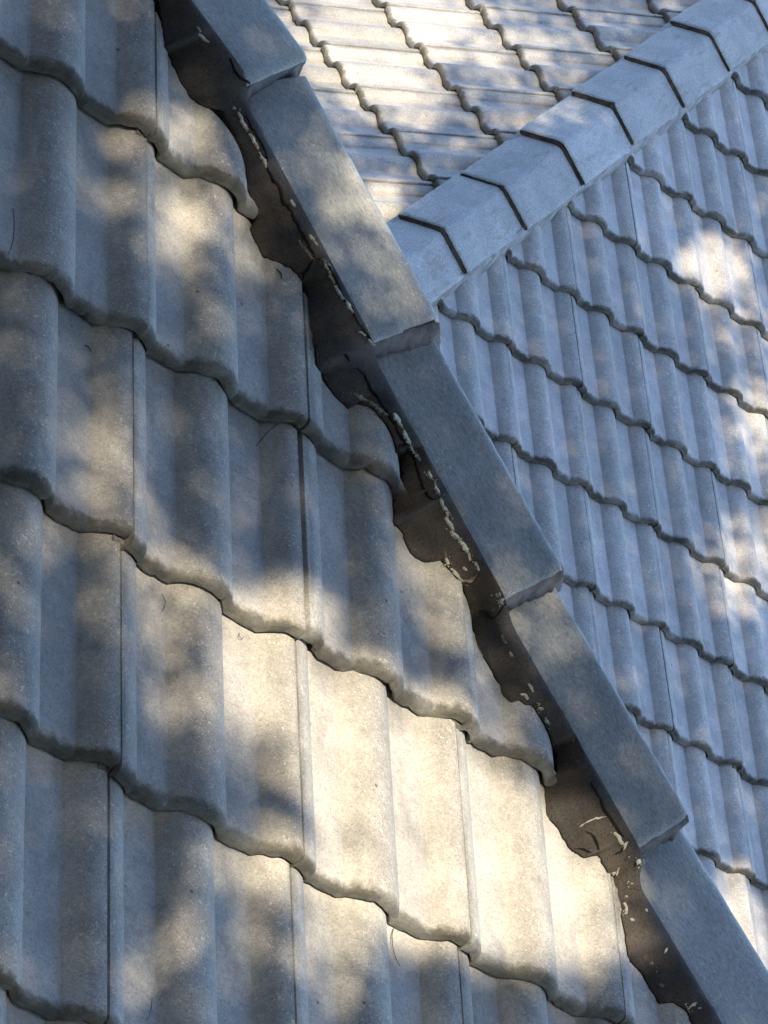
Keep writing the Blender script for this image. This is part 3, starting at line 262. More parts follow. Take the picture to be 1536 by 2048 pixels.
M_TILE_A = tile_material('weathered_concrete_near', (0.33, 0.325, 0.315), (0.42, 0.415, 0.40), 1.0, 1.0)
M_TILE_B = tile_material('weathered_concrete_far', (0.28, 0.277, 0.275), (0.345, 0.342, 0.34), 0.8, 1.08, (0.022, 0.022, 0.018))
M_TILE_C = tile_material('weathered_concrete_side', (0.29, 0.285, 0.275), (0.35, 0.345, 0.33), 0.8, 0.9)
M_CAP_A = cap_material('cap_concrete_near', (0.23, 0.238, 0.236), (0.30, 0.308, 0.302), 0.08)
M_CAP_B = cap_material('cap_concrete_far', (0.26, 0.265, 0.262), (0.33, 0.332, 0.325), 0.55)
M_JOINT_A = plain_rough('joint_mortar_near', (0.095, 0.088, 0.092), (0.16, 0.148, 0.152), 40.0)
M_JOINT_B = plain_rough('joint_grime_far', (0.030, 0.029, 0.027), (0.095, 0.085, 0.070), 35.0)
M_MORTAR = plain_rough('dark_bedding_mortar', (0.042, 0.039, 0.038), (0.078, 0.068, 0.062), 9.0, 330.0, 0.9, 0.7, 0.0022, (0.17, 0.15, 0.13))
M_CRACK = plain_rough('crack_gap_shadow', (0.006, 0.006, 0.006), (0.012, 0.011, 0.010), 60.0)
M_PALE = plain_rough('pale_lime_residue', (0.30, 0.30, 0.25), (0.58, 0.58, 0.50), 60.0, 300.0, 0.85, 0.5)
M_TAN = plain_rough('tan_lime_residue', (0.14, 0.125, 0.10), (0.36, 0.33, 0.26), 60.0, 300.0, 0.85, 0.6)
M_BED = plain_rough('grey_bedding_mortar', (0.16, 0.16, 0.17), (0.30, 0.30, 0.30), 25.0)
M_NEEDLE = plain_rough('dry_needle', (0.06, 0.04, 0.035), (0.12, 0.08, 0.06), 60.0)
M_DECK = plain_rough('dark_underlay', (0.02, 0.02, 0.02), (0.03, 0.03, 0.03), 5.0)
M_GROUND = plain_rough('lawn_ground', (0.05, 0.07, 0.03), (0.09, 0.09, 0.05), 0.8, 30.0)
M_BARK = plain_rough('bark', (0.10, 0.075, 0.055), (0.17, 0.14, 0.11), 6.0, 60.0)
tl = NT('tree_leaf')
lc = tl.coords()
tl.lk(tl.mix(tl.noise(lc, 2.0), (0.035, 0.06, 0.02), (0.07, 0.10, 0.03)), tl.b.inputs['Base Color'])
tl.b.inputs['Roughness'].default_value = 0.55
M_LEAF = tl.m

# ------------------------------------------------------------------ ground and hidden roof structure
me = make_mesh('ground', [(-900, -900, 0), (900, -900, 0), (900, 900, 0), (-900, 900, 0)], [(0, 1, 2, 3)], [M_GROUND], smooth=False)
tag(link('ground', me), kind='structure')

def plane_pt(f, u, v, z):
    F = FR[f]
    return F[3] + u * F[0] + v * F[1] + z * F[2] + UP

# ------------------------------------------------------------------ roof tiles
def _arc(x):                                # circular roll, 95 mm wide and 24 mm high
    return math.sqrt(max(0.0, 59.0 ** 2 - x * x)) - 35.0
_p = [(-14, 2), (4.6, 2), (5.1, 15)]
_p += [(u, max(0.0, _arc(u - 2.5) - 4.6)) for u in (6, 9, 12, 16, 20, 24, 28, 32, 36, 39)] + [(41.5, 0.0), (97, 0.0)]
_p += [(u, max(0.0, _arc(u - 144.5))) for u in (100, 104, 109, 115, 122, 130, 138, 146, 154, 161, 168, 175, 181, 186, 189.5)] + [(192, 0.0), (250, 0.0)]
_p += [(u, _arc(u - 297.5)) for u in (253, 257, 262, 268, 275, 282, 289, 295, 298.5)] + [(300.1, 22.2), (300.5, 2)]
PROF = np.array(_p) / 1000.0
NOSE = [(.0004, -.0203), (-.0006, -.0182), (-.0004, -.0140), (.0006, -.0088), (.0024, -.0048), (.0052, -.0021), (.0090, -.0007), (.014, -.0001), (.022, 0)]

def tile_mesh(name, mat, pitch, jag, seed, cut=None, lshift=0.0):
    r = np.random.RandomState(seed)
    us = [PROF[0, 0]]
    for a, b in zip(PROF[:-1, 0], PROF[1:, 0]):
        n = max(1, int(round((b - a) / pitch)))
        us += [a + (b - a) * k / n for k in range(1, n + 1)]
    us = np.array(us); nu = len(us)
    zp = np.interp(us, PROF[:, 0], PROF[:, 1])
    zp = zp + noise1(nu, 0.0004, r=r)
    jv = noise1(nu, jag, ((0.6, 5), (0.4, 14), (0.35, 40)), r)
    jz = noise1(nu, jag * 0.75, ((0.5, 6), (0.4, 18), (0.5, 44)), r)
    chip = np.zeros(nu)
    for _ in range(5):
        c0 = r.uniform(0, .3); chip += r.uniform(0, 3.0) * jag * np.exp(-((us - c0) / r.uniform(.003, .011)) ** 2)
    chip += 2.0 * jag * np.exp(-((us - .283) / .010) ** 2)
    vs_top = [.05, .075, .105, .14, .175, .21, .245, .28, .315, .35, .385, .415]
    sec = [(.415, -.014, 1), (.03, -.014, 1), (.012, -.0225, 1)]
    V = []; roll = []; nose = []; lip = []; seam = []; flank = []
    us = us + np.where(us < .041, lshift * np.clip(1 - us / .041, 0, 1), 0.0)
    ns = len(sec) + len(NOSE) + len(vs_top)
    for i, u in enumerate(us):
        k = np.clip(zp[i] / .024, 0, 1)
        sidew = max(math.exp(-((u - .008) / .008) ** 2), math.exp(-((u - .300) / .004) ** 2))
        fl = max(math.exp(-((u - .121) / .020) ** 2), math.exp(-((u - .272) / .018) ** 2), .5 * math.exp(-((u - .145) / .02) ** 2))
        rows = []
        for v, dz, _ in sec:
            rows.append((v, dz, v + .02, 0.0))
        for q, (v, dz) in enumerate(NOSE):
            wj = max(0.0, 1 - q / 6.0)
            vv = v + (jv[i] + chip[i]) * wj
            zz = dz + (jz[i] * .8 + chip[i] * .7 if q == 0 else (jz[i] * .3 if q == 1 else 0))
            rows.append((vv, zz, max(0, v) if q > 1 else 0.0, 1.0 if q < 2 else (0.75 if q == 2 else 0)))
        for v in vs_top:
            rows.append((v, 0.0, v, 0.0))
        for v, dz, nv, lp in rows:
            V.append((u, v, zp[i] - .023 - .025 * v / .338 + dz))
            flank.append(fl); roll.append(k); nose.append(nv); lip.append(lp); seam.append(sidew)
    F = []
    for i in range(nu - 1):
        for k in range(ns - 1):
            a = i * ns + k
            F.append((a, a + 1, a + ns + 1, a + ns))
        F.append((i * ns + ns - 1, i * ns, (i + 1) * ns, (i + 1) * ns + ns - 1))
    F.append(tuple(range(ns))[::-1]); F.append(tuple((nu - 1) * ns + k for k in range(ns)))
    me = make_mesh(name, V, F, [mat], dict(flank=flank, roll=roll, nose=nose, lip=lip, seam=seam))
    bm = bmesh.new(); bm.from_mesh(me)
    if cut is not None:
        co, no = cut
        bmesh.ops.bisect_plane(bm, geom=bm.verts[:] + bm.edges[:] + bm.faces[:], plane_co=co, plane_no=no, clear_outer=True, dist=1e-5)
        ed = [e for e in bm.edges if e.is_boundary]
        if ed: bmesh.ops.holes_fill(bm, edges=ed, sides=0)
    bmesh.ops.recalc_face_normals(bm, faces=bm.faces)
    for e in bm.edges:
        if len(e.link_faces) == 2 and e.calc_face_angle() > math.radians(24): e.smooth = False
    bm.to_mesh(me); bm.free()
    return me

def basis(f, u, v, rot=0.0):
    F = FR[f]
    c, s = math.cos(rot), math.sin(rot)
    X = c * F[0] + s * F[1]; Y = -s * F[0] + c * F[1]; Z = F[2]
    m = Matrix((X, Y, Z)).transposed().to_4x4()
    m.translation = Vector(F[3] + u * F[0] + v * F[1] + UP)
    return m

R3 = np.array([cam_right, cam_down, cam_fwd])
def to_frame(P):
    q = R3 @ (np.asarray(P) - UP)
    return q[0] / q[2] * 7000 + 768, q[1] / q[2] * 7000 + 1024

ORD = ['zeroth', 'first', 'second', 'third', 'fourth', 'fifth', 'sixth', 'seventh', 'eighth', 'ninth', 'tenth', 'eleventh', 'twelfth', 'thirteenth', 'fourteenth', 'fifteenth', 'sixteenth', 'seventeenth', 'eighteenth', 'nineteenth', 'twentieth']

def ridge_x(y):            # right-hand outline of the near hip as seen from the photographer's place
    return np.interp(y, [-300, 0, 115, 150, 626, 658, 1135, 1165, 1630, 1660, 1930, 2400], [330, 541, 619, 612, 873, 868, 1127, 1117, 1380, 1370, 1536, 1810])

def visible_cells(f, lo, hi, margin):
    out = []
    for i in range(-8, 14):
        for j in range(-14, 14):
            P = [plane_pt(f, (i + a) * W, (-j + b) * G, -.02) for a in (-1, -.5, 0) for b in (0, .5, 1)]
            q = np.array([to_frame(p) for p in P])
            if q[:, 0].max() < -margin or q[:, 0].min() > 1536 + margin or q[:, 1].max() < -margin or q[:, 1].min() > 2048 + margin: continue
            inf = ((q[:, 0] > -5) & (q[:, 0] < 1541) & (q[:, 1] > -5) & (q[:, 1] < 2053))
            if f != 'A':
                right = q[:, 0] > np.array([ridge_x(y) for y in q[:, 1]]) - 12
                if not (q[:, 0] > np.array([ridge_x(y) for y in q[:, 1]]) - 620).any(): continue
                inf &= right
            out.append((i, j, bool(inf.any())))
    return out

# where the near tiles are cut for the hip (eave axis, up-slope axis)
CUT_A = (np.array([0.2150, 0.0033, 0]), np.array([0.6628, 0.5815, 0]) / math.hypot(.6628, .5815))
OFF = {tuple(map(int, k.split(','))): v for k, v in DATA['off'].items()}

def off_a(i, j):
    return OFF.get((i, j), (0.0, 0.0))

def corners_cut(i, j, co, no, ox=0.0, oy=0.0):
    d = [((np.array([(i + a) * W + ox, (-j + b) * G + oy, 0]) - co) @ no) for a in (-1, 0) for b in (0, 1)]
    return max(d) > 0.0, min(d) > -0.03

LOOK_A = {
    (0, 0): 'grey concrete tile at top left whose right seam runs up beside the dark mortar',
    (0, 1): 'grey tile with a curved dry needle lying at its left edge, upper left',
    (1, 0): 'broken-ended tile with a bright nose tip poking into the dark mortar near the top',
    (1, 1): 'cut tile below the broken nose tip, its right roll running into cracked mortar',
    (1, 2): 'tile in centre left with a dry twig lying just below its right lower corner',
    (2, 1): 'cut tile below the long white residue streak, its blunt tip over a pale chip',
    (2, 2): 'tile left of the white crusted mortar, its lower left corner catching sunlight',
    (3, 2): 'cut tile with a dark grimy rounded tip beside the third near hip cap',
    (2, 3): 'brightest sunlit tile in the middle of the big patch of sun',
    (3, 3): 'sunlit tile beside brown mortar under the joint between lowest two near caps',
    (1, 3): 'tile left of the big sun patch, a lifted dark gap above',
    (0, 2): 'left hand tile with a small leaf scrap near its top and warm light below',
    (2, 4): 'tile below the big sun patch with a hooked dry needle on it',
    (0, 3): 'shaded left hand tile just below one with the leaf scrap and warm light',
}
cells = visible_cells('A', 0, 0, 420)
vis = sorted([(j, i) for i, j, v in cells if v])
rows_a = sorted({j for j, i in vis})
n_lab = {}
for i, j, seen in cells:
    ox, oy = off_a(i, j)
    right, gone = corners_cut(i, j, *CUT_A, ox, oy)
    if gone: continue
    u0 = (i - 1) * W + ox; v0 = -j * G + oy
    cut = None
    if right:
        cut = (Vector((CUT_A[0][0] - u0, CUT_A[0][1] - v0, 0)), Vector(CUT_A[1]))
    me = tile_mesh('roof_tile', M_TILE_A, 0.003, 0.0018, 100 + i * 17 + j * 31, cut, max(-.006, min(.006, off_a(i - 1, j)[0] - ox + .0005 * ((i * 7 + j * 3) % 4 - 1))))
    o = link('roof_tile', me)
    o.matrix_world = basis('A', u0, v0)
    if seen:
        rowi = [b for a, b in vis if a == j]
        lab = LOOK_A.get((i, j))
        if not lab:
            lab = 'grey concrete tile, %s from left in %s diagonal course of the near slope' % (ORD[rowi.index(i) + 1], ORD[rows_a.index(j) + 1])
            if right: lab = 'cut ' + lab
    else:
        lab = 'grey concrete tile of the near slope lying outside the picture'
    tag(o, lab, 'roof tile', 'roof tiles on the near slope', 'thing')

# far slope (right) and side slope (top): copies of a few tile meshes, cut ones of their own
HIP = [np.array(DATA['hip2'][0]), np.array(DATA['hip2'][1])]
hc = (HIP[0].mean(0) + HIP[1].mean(0)) / 2
hd = (HIP[0][0] - HIP[0][-1]) + (HIP[1][0] - HIP[1][-1]); hd /= np.linalg.norm(hd)
hh = np.cross(hd, [0, 0, 1.0]); hh /= np.linalg.norm(hh)         # towards the far slope
if hh[0] < 0: hh = -hh
hw = np.cross(hh, hd); hw = hw if hw[2] > 0 else -hw

def far_slope(f, sign, group, phrase, seeds, mat):
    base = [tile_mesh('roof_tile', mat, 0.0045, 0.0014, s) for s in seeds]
    F = FR[f]
    # hip plane in the frame of this slope
    n3 = np.array([F[0] @ hh, F[1] @ hh, F[2] @ hh]) * (-sign)
    c3 = np.array([F[0] @ (hc - F[3]), F[1] @ (hc - F[3]), F[2] @ (hc - F[3])]) - n3 * 0.045
    cells = visible_cells(f, 0, 0, 420)
    keep = []
    for i, j, seen in cells:
        d = [((np.array([(i + a) * W, (-j + b) * G, -.02]) - c3) @ n3) for a in (-1, 0) for b in (0, 1)]
        if min(d) > -0.005: continue
        keep.append((i, j, seen, max(d) > -0.02))
    vis = [(j, i) for i, j, s, c in keep if s]
    rws = sorted({j for j, i in vis})
    for q, (i, j, seen, cutit) in enumerate(keep):
        du, dv, rot = rng.normal(0, .0012), rng.normal(0, .0022), rng.normal(0, .0025)
        u0 = (i - 1) * W + du; v0 = -j * G + dv
        if cutit:
            me = tile_mesh('roof_tile', mat, 0.0045, 0.0011, 900 + i * 13 + j * 29, (Vector(c3) - Vector((u0, v0, 0)), Vector(n3)))
            if len(me.polygons) < 4: continue
        else:
            me = base[(i * 3 + j * 5) % len(base)]
        o = link('roof_tile', me)
        o.matrix_world = basis(f, u0, v0, rot)
        if seen:
            r = sorted(b for a, b in vis if a == j)
            lab = phrase % (('cut ' if cutit else ''), ORD[r.index(i) + 1], ORD[rws.index(j) + 1])
        else:
            lab = 'grey concrete tile of the %s, outside the picture or hidden' % group.split(' on the ')[1]
        tag(o, lab, 'roof tile', group, 'thing')

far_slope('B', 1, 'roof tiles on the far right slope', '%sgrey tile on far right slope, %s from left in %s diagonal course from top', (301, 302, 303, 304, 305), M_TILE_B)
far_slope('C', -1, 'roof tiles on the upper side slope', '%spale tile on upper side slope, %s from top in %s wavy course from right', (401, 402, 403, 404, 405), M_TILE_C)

# dark underlay below each slope
def deck(f, u0, u1, v0, v1, clip=None, z=-.10):
    V = [plane_pt(f, u, v, zz) for zz in (z, z - .02) for u, v in ((u0, v0), (u1, v0), (u1, v1), (u0, v1))]
    me = make_mesh('roof_underlay', V, [(0, 1, 2, 3), (7, 6, 5, 4), (0, 4, 5, 1), (1, 5, 6, 2), (2, 6, 7, 3), (3, 7, 4, 0)], [M_DECK], smooth=False)
    if clip is not None:
        bm = bmesh.new(); bm.from_mesh(me)
        bmesh.ops.bisect_plane(bm, geom=bm.verts[:] + bm.edges[:] + bm.faces[:], plane_co=clip[0], plane_no=clip[1], clear_outer=True)
        bmesh.ops.holes_fill(bm, edges=[e for e in bm.edges if e.is_boundary], sides=0)
        bm.to_mesh(me); bm.free()
    o = link('roof_underlay', me); tag(o, kind='structure'); return o

CAPS = DATA['caps']
S0 = np.array(CAPS[1][0]); E0 = np.array(CAPS[3][1])
cA = (S0 + E0) / 2; dA = (E0 - S0) / np.linalg.norm(E0 - S0)
hA = np.cross([0, 0, 1.0], dA); hA /= np.linalg.norm(hA)
if hA[0] > 0: hA = -hA                       # towards the near slope
cA_mid = cA - .1285 * hA
deck('A', -1.2, 2.6, -2.4, 1.4, (Vector(cA_mid + UP), Vector(-hA)))
deck('B', -1.5, 4.0, -2.6, 3.2, (Vector(hc + UP), Vector(-hh)))
deck('C', -3.0, 2.4, -2.5, 3.0, (Vector(hc + UP), Vector(hh)))

# the slope falling away behind the near hip: out of sight from here, tiled all the same
rp = cA - .257 * hA
FR['D'] = np.array([[0.03, 0.9995, 0], [-.865, .026, .5015], [.5013, -.015, .865], rp - np.array([.5013, -.015, .865]) * .03])
FR['D'][1] = np.cross(FR['D'][2], FR['D'][0]); FR['D'][1] /= np.linalg.norm(FR['D'][1]); FR['D'][0] = np.cross(FR['D'][1], FR['D'][2])
deck('D', -2.4, 2.4, -1.9, 1.6, (Vector(cA_mid + UP), Vector(hA)))
Fd = FR['D']; nD = np.array([Fd[0] @ hA, Fd[1] @ hA, Fd[2] @ hA]); cD = np.array([Fd[0] @ (cA_mid - Fd[3]), Fd[1] @ (cA_mid - Fd[3]), 0.0]) - nD * .05
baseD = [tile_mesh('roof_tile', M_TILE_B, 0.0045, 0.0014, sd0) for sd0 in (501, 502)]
for i in range(-6, 8):
    for j in range(-4, 5):
        d = [((np.array([(i + a) * W, (-j + b) * G, -.02]) - cD) @ nD) for a in (-1, 0) for b in (0, 1)]
        if min(d) > -.005 or min(d) < -1.3: continue
        u0, v0 = (i - 1) * W + rng.normal(0, .001), -j * G + rng.normal(0, .002)
        me = baseD[(i + j) % 2]
        if max(d) > -.02:
            me = tile_mesh('roof_tile', M_TILE_B, 0.0045, 0.0014, 700 + i * 9 + j, (Vector(cD) - Vector((u0, v0, 0)), Vector(nD)))
            if len(me.polygons) < 4: continue
        o = link('roof_tile', me); o.matrix_world = basis('D', u0, v0)
        tag(o, 'grey concrete tile of the slope hidden behind the near hip', 'roof tile', 'roof tiles hidden behind the near hip', 'thing')

# ------------------------------------------------------------------ hip caps
def cap_mesh(name, L, half, H, th, mats, tilt, skew, seed, rough, taper=0.0):
    """Angular ridge tile along +x: x=0 is the upper end, x=L the exposed lower end; y towards the left leg."""
    r = np.random.RandomState(seed)
    prof = []
    n = 15
    R = .012
    leg = math.hypot(half, H)
    for k in range(n + 1):                       # left leg, from the edge up to the crease
        t = k / n; prof.append([half * (1 - t), H * t - H])
    for k in range(1, n + 1):
        t = k / n; prof.append([-half * t, -H * t])
    prof = np.array(prof)
    # soften the crease
    for _ in range(3):
        q = prof.copy(); q[1:-1] = (prof[:-2] + 2 * prof[1:-1] + prof[2:]) / 4
        m = np.abs(prof[:, 0]) < .026; prof[m] = q[m]
    # bullnose at the lower side edges
    prof[0, 1] -= .003; prof[-1, 1] -= .003
    xs = np.concatenate([np.linspace(0, L - .03, 26), [L - .02, L - .012, L - .006, L - .002, L]])
    dropn = np.concatenate([np.zeros(26), [0, -.0004, -.0014, -.0034, -.0062]])
    nx, npf = len(xs), len(prof)
    V = []; worn = []
    ej = noise1(npf, rough, ((.5, 4), (.4, 12), (.3, 29)), r)
    sl = noise1(nx, rough, ((.5, 4), (.4, 12), (.3, 25)), r); sr = noise1(nx, rough, ((.5, 4), (.4, 12), (.3, 25)), r)
    surf = r.normal(0, .0004, (nx, npf))
    for a, x in enumerate(xs):
        up = tilt * (x / L - 1.0)
        for b, (y, z) in enumerate(prof):
            e = max(0, 1 - (L - x) / .03)
            if taper: y = y * (1 - taper * max(0.0, 1 - x / .045)) if y > 0 else y
            yy = y + (sl[a] if b == 0 else 0) + (sr[a] if b == npf - 1 else 0)
            sk = skew * (1 - abs(y) / half) * (x / L)
            V.append((x - sk + ej[b] * e, yy, z + up + dropn[a] + surf[a, b]))
            edge = max(math.exp(-(L - x) / .016), math.exp(-(half - y) / .010), .6 * math.exp(-(half + y) / .010), .55 * math.exp(-abs(y) / .006))
            worn.append(edge)
    # underside
    base = len(V)
    for a in (0, nx - 1):
        for b, (y, z) in enumerate(prof):
            x = xs[a]; sk = skew * (1 - abs(y) / half) * (x / L)
            V.append((x - sk + (ej[b] if a else 0) - (.004 if a else 0), y * .84, z + tilt * (x / L - 1) - th - .012 * abs(y) / half * 0)); worn.append(0.)
    F = []; fm = []
    for a in range(nx - 1):
        for b in range(npf - 1):
            p = a * npf + b; F.append((p, p + npf, p + npf + 1, p + 1)); fm.append(0)
    for b in range(npf - 1):
        F.append((base + b, base + b + 1, base + npf + b + 1, base + npf + b)); fm.append(0)
        p = (nx - 1) * npf + b; F.append((p, base + npf + b, base + npf + b + 1, p + 1)); fm.append(1)
        F.append((b, b + 1, base + b + 1, base + b)); fm.append(0)
    F.append(tuple([a * npf for a in range(nx)] + [base + npf, base])); fm.append(0)
    F.append(tuple([a * npf + npf - 1 for a in range(nx)][::-1] + [base + npf - 1, base + 2 * npf - 1])); fm.append(0)
    me = make_mesh(name, V, F, mats, dict(worn=worn), True, fm)
    bm = bmesh.new(); bm.from_mesh(me)
    bmesh.ops.recalc_face_normals(bm, faces=bm.faces)
    for e in bm.edges:
        if len(e.link_faces) == 2 and e.calc_face_angle() > math.radians(38): e.smooth = False
    bm.to_mesh(me); bm.free()
    return me

def joint_mesh(L, half, H, t0, t1, r):
    """Ragged mortar fillet closing the step under the lower end of a cap (child of that cap)."""
    n = 44; V = []; F = []
    ja = noise1(n, .0014, ((.5, 5), (.4, 15), (.4, 40)), r); jb = noise1(n, .003, ((.5, 5), (.5, 15), (.4, 40)), r)
    for k in range(n):
        y = half * (.93 - 1.88 * k / (n - 1)); z = -H * abs(y) / half
        V += [(L - .010 + ja[k], y, z - .004), (L - .001 + ja[k], y, z - .008 + ja[k]), (L + .0035 + jb[k] * .5, y, z - t0 - .004 + ja[k]), (L + .009 + jb[k], y, z - t1), (L - .03, y, z - t1 - .004)]
    for k in range(n - 1):
        for q in range(5):
            F.append((k * 5 + q, k * 5 + (q + 1) % 5, (k + 1) * 5 + (q + 1) % 5, (k + 1) * 5 + q))
    F.append((4, 3, 2, 1, 0)); F.append(tuple((n - 1) * 5 + q for q in range(5)))
    return V, F

CAP_LAB = ['grey hip cap on the near ridge, uppermost and cut off by the top edge',
           'grey hip cap on near ridge crossed by a soft pale light patch, second from top',
           'grey hip cap on near ridge between the light-patched cap and the one below, shaded',
           'speckled grey hip cap on near ridge beside the cut tile with the dark tip',
           'bluish shaded hip cap on near ridge, lowest, running out of the bottom right corner']
SKEW = [-.004, .018, .010, .004, .0]
TH = .030
prev = None
for k, (S, E, half) in enumerate(CAPS):
    S = np.array(S); E = np.array(E); half = {0: .168, 1: .146, 2: .128, 3: .102, 4: .150}[k]
    d = (E - S) / np.linalg.norm(E - S)
    h = np.cross([0, 0, 1.0], d); h /= np.linalg.norm(h)
    if h[0] > 0: h = -h
    w = np.cross(d, h); w = w if w[2] > 0 else -w
    end = E.copy()
    L = np.linalg.norm(E - S) + .035
    if k == 0: L = .44
    if k == 4: L = .46; end = S + d * .425
    H = .062
    me = cap_mesh('hip_cap', L, half, H, TH, [M_CAP_A, M_JOINT_A], .004, SKEW[k], 50 + k, .0016, 0.0 if k == 0 else .16)
    o = link('hip_cap', me)
    m = Matrix((d, h, w)).transposed().to_4x4()
    org = end - d * L - half * h + H * w
    m.translation = Vector(org + UP)
    o.matrix_world = m
    tag(o, CAP_LAB[k], 'hip cap', 'hip caps on the near ridge')
    r = np.random.RandomState(70 + k)
    V, F = joint_mesh(L, half, H, .022, .034, r)
    jm = make_mesh('joint_mortar', V, F, [M_JOINT_A]); recalc(jm)
    j = link('joint_mortar', jm, o)

# far hip caps
ll = HIP[0]; rr = HIP[1]
sj = (((ll + rr) / 2) - hc) @ hd               # joints, decreasing down the hip
pit = (sj[0] - sj[-1]) / (len(sj) - 1)
down = -hd
hl = -hh                                       # left leg towards the side slope
mid_h = np.mean(((ll + rr) / 2 - hc) @ hh); mid_w = np.mean(((ll + rr) / 2 - hc) @ hw)
FAR_LAB = ['topmost far hip cap, clipped by the top right corner of the picture', 'far hip cap second from the top right corner', 'far hip cap third from the top right corner',
           'far hip cap fourth from the top right corner, in even blue shade', 'far hip cap with a warm light spot on its upper face', 'far hip cap just below the one with the warm light spot',
           'far hip cap just above the lowest one, its lower joint meeting the near ridge', 'lowest far hip cap, mostly covered by the near ridge', 'far hip cap fully hidden behind the near ridge']
js = list(sj) + [sj[-1] - a * pit for a in (1, 2, 3, 4, 5)]
js = [sj[0] + pit] + js
lat = np.interp(js[::-1], sj[::-1], (((ll + rr) / 2 - hc) @ hh)[::-1])[::-1]
for k, s in enumerate(js[:-1]):
    L = .435
    nxt = s
    me = cap_mesh('hip_cap', L, .1285, .060, .026, [M_CAP_B, M_JOINT_B], .022, 0.0, 150 + k, .0014)
    o = link('hip_cap', me)
    end = hc + hd * (s + .008) + hh * lat[k] + hw * (mid_w + .060 + .012)
    org = end - down * L
    m = Matrix((down, hl, hw)).transposed().to_4x4() @ Matrix.Rotation(rng.normal(0, .006), 4, 'Z') @ Matrix.Rotation(rng.normal(0, .004), 4, 'Y'); m.translation = Vector(org + UP)
    o.matrix_world = m
    tag(o, FAR_LAB[min(k, 8)], 'hip cap', 'hip caps on the far ridge')
    r = np.random.RandomState(170 + k)
    V, F = joint_mesh(L, .1285, .060, .030, .056, r)
    jm = make_mesh('joint_mortar', V, F, [M_JOINT_B]); recalc(jm)
    link('joint_mortar', jm, o)

# bedding under the far caps
n = 160; V = []; F = []
s0, s1 = sj[-1] - pit * 4.2, sj[0] + pit * 1.4
ja = noise1(n, .0022, ((.5, 12), (.5, 50), (.4, 120))); jb = noise1(n, .0022, ((.5, 12), (.5, 50), (.4, 120)))
for k in range(n):
    s = s0 + (s1 - s0) * k / (n - 1)
    ce = hc + hd * s + hh * np.interp(s, sj[::-1], (((ll + rr) / 2 - hc) @ hh)[::-1]) + hw * mid_w
    for y, z in ((-.133 + ja[k], -.075), (-.131 + ja[k], -.012), (-.118, -.002), (.118, -.002), (.131 + jb[k], -.012), (.134 + jb[k], -.075)):
        V.append(ce + hh * y + hw * z + UP)
for k in range(n - 1):
    for q in range(5): F.append((k * 6 + q, k * 6 + q + 1, (k + 1) * 6 + q + 1, (k + 1) * 6 + q))
    F.append((k * 6 + 5, k * 6, (k + 1) * 6, (k + 1) * 6 + 5))
F.append((0, 1, 2, 3, 4, 5)); F.append(tuple((n - 1) * 6 + q for q in (5, 4, 3, 2, 1, 0)))
me = make_mesh('bedding_mortar', V, F, [M_BED], smooth=False); recalc(me)
o = link('bedding_mortar', me); tag(o, 'thin grey mortar line bedding the far hip caps onto the right slope', 'mortar')

# ------------------------------------------------------------------ dark bedding mortar along the near hip
capS = []
c0 = np.array([2.9263, 3.7057, -.9484]); D0 = np.array([.6144, -.6950, -.3736]); D0 /= np.linalg.norm(D0)
for S, E, half in CAPS:
    S = np.array(S); E = np.array(E); d = (E - S) / np.linalg.norm(E - S)
    h = np.cross([0, 0, 1.0], d); h /= np.linalg.norm(h)
    if h[0] > 0: h = -h
    w = np.cross(d, h); w = w if w[2] > 0 else -w
    capS.append((S, E, d, h, w))
def edge_pt(s):
    bb = None
    for S, E, d, h, w in capS:
        a = (S - c0) @ D0; b = (E - c0) @ D0; f = (s - a) / (b - a); pen = max(0, -f, f - 1)
        if bb is None or pen < bb[0]: bb = (pen, S + (E - S) * f - .003 * h - .0025 * w)
    return bb[1]
BD = np.array(DATA['bd']); NA = FR['A'][2]
NX = 9
rows = []
EP = np.array([edge_pt((b - c0) @ D0) for b in BD])
for _ in range(6):
    EP[1:-1] = (EP[:-2] + 2 * EP[1:-1] + EP[2:]) / 4
for b, e in zip(BD, EP):
    r_ = [b + (e - b) * (k / (NX - 1)) + NA * (.0035 + .010 * math.sin(math.pi * (k / (NX - 1)) ** 1.35)) for k in range(NX)]
    pre = r_[0] - NA * .016 + (e - b) / np.linalg.norm(e - b) * .004
    inn = r_[-1] - hA * .05 - NA * .020
    rows.append([pre] + r_ + [inn, inn - NA * .06])
V = []; F = []; q = NX + 3
lump = np.random.RandomState(5)
LN = lump.normal(0, 1, (len(rows) + 8, 14))
for _ in range(2):
    LN[1:-1, 1:-1] = (LN[1:-1, 1:-1] * 2 + LN[:-2, 1:-1] + LN[2:, 1:-1] + LN[1:-1, :-2] + LN[1:-1, 2:]) / 6
LN *= .0008 / LN.std()
for k, r_ in enumerate(rows):
    for a, P in enumerate(r_):
        d_ = lump.normal(0, .00045) + LN[k + 2, a + 1] if 1 < a < NX else 0
        V.append(P + NA * d_ + UP)
for k in range(len(rows) - 1):
    for a in range(q - 1): F.append((k * q + a, k * q + a + 1, (k + 1) * q + a + 1, (k + 1) * q + a))
    F.append((k * q + q - 1, k * q, (k + 1) * q, (k + 1) * q + q - 1))
F.append(tuple(range(q))[::-1]); F.append(tuple((len(rows) - 1) * q + a for a in range(q)))
me = make_mesh('bedding_mortar', V, F, [M_MORTAR]); recalc(me)
mortar = link('bedding_mortar', me)
tag(mortar, 'cracked dark brown mortar strip bedding the near hip caps, streaked with white residue', 'mortar')

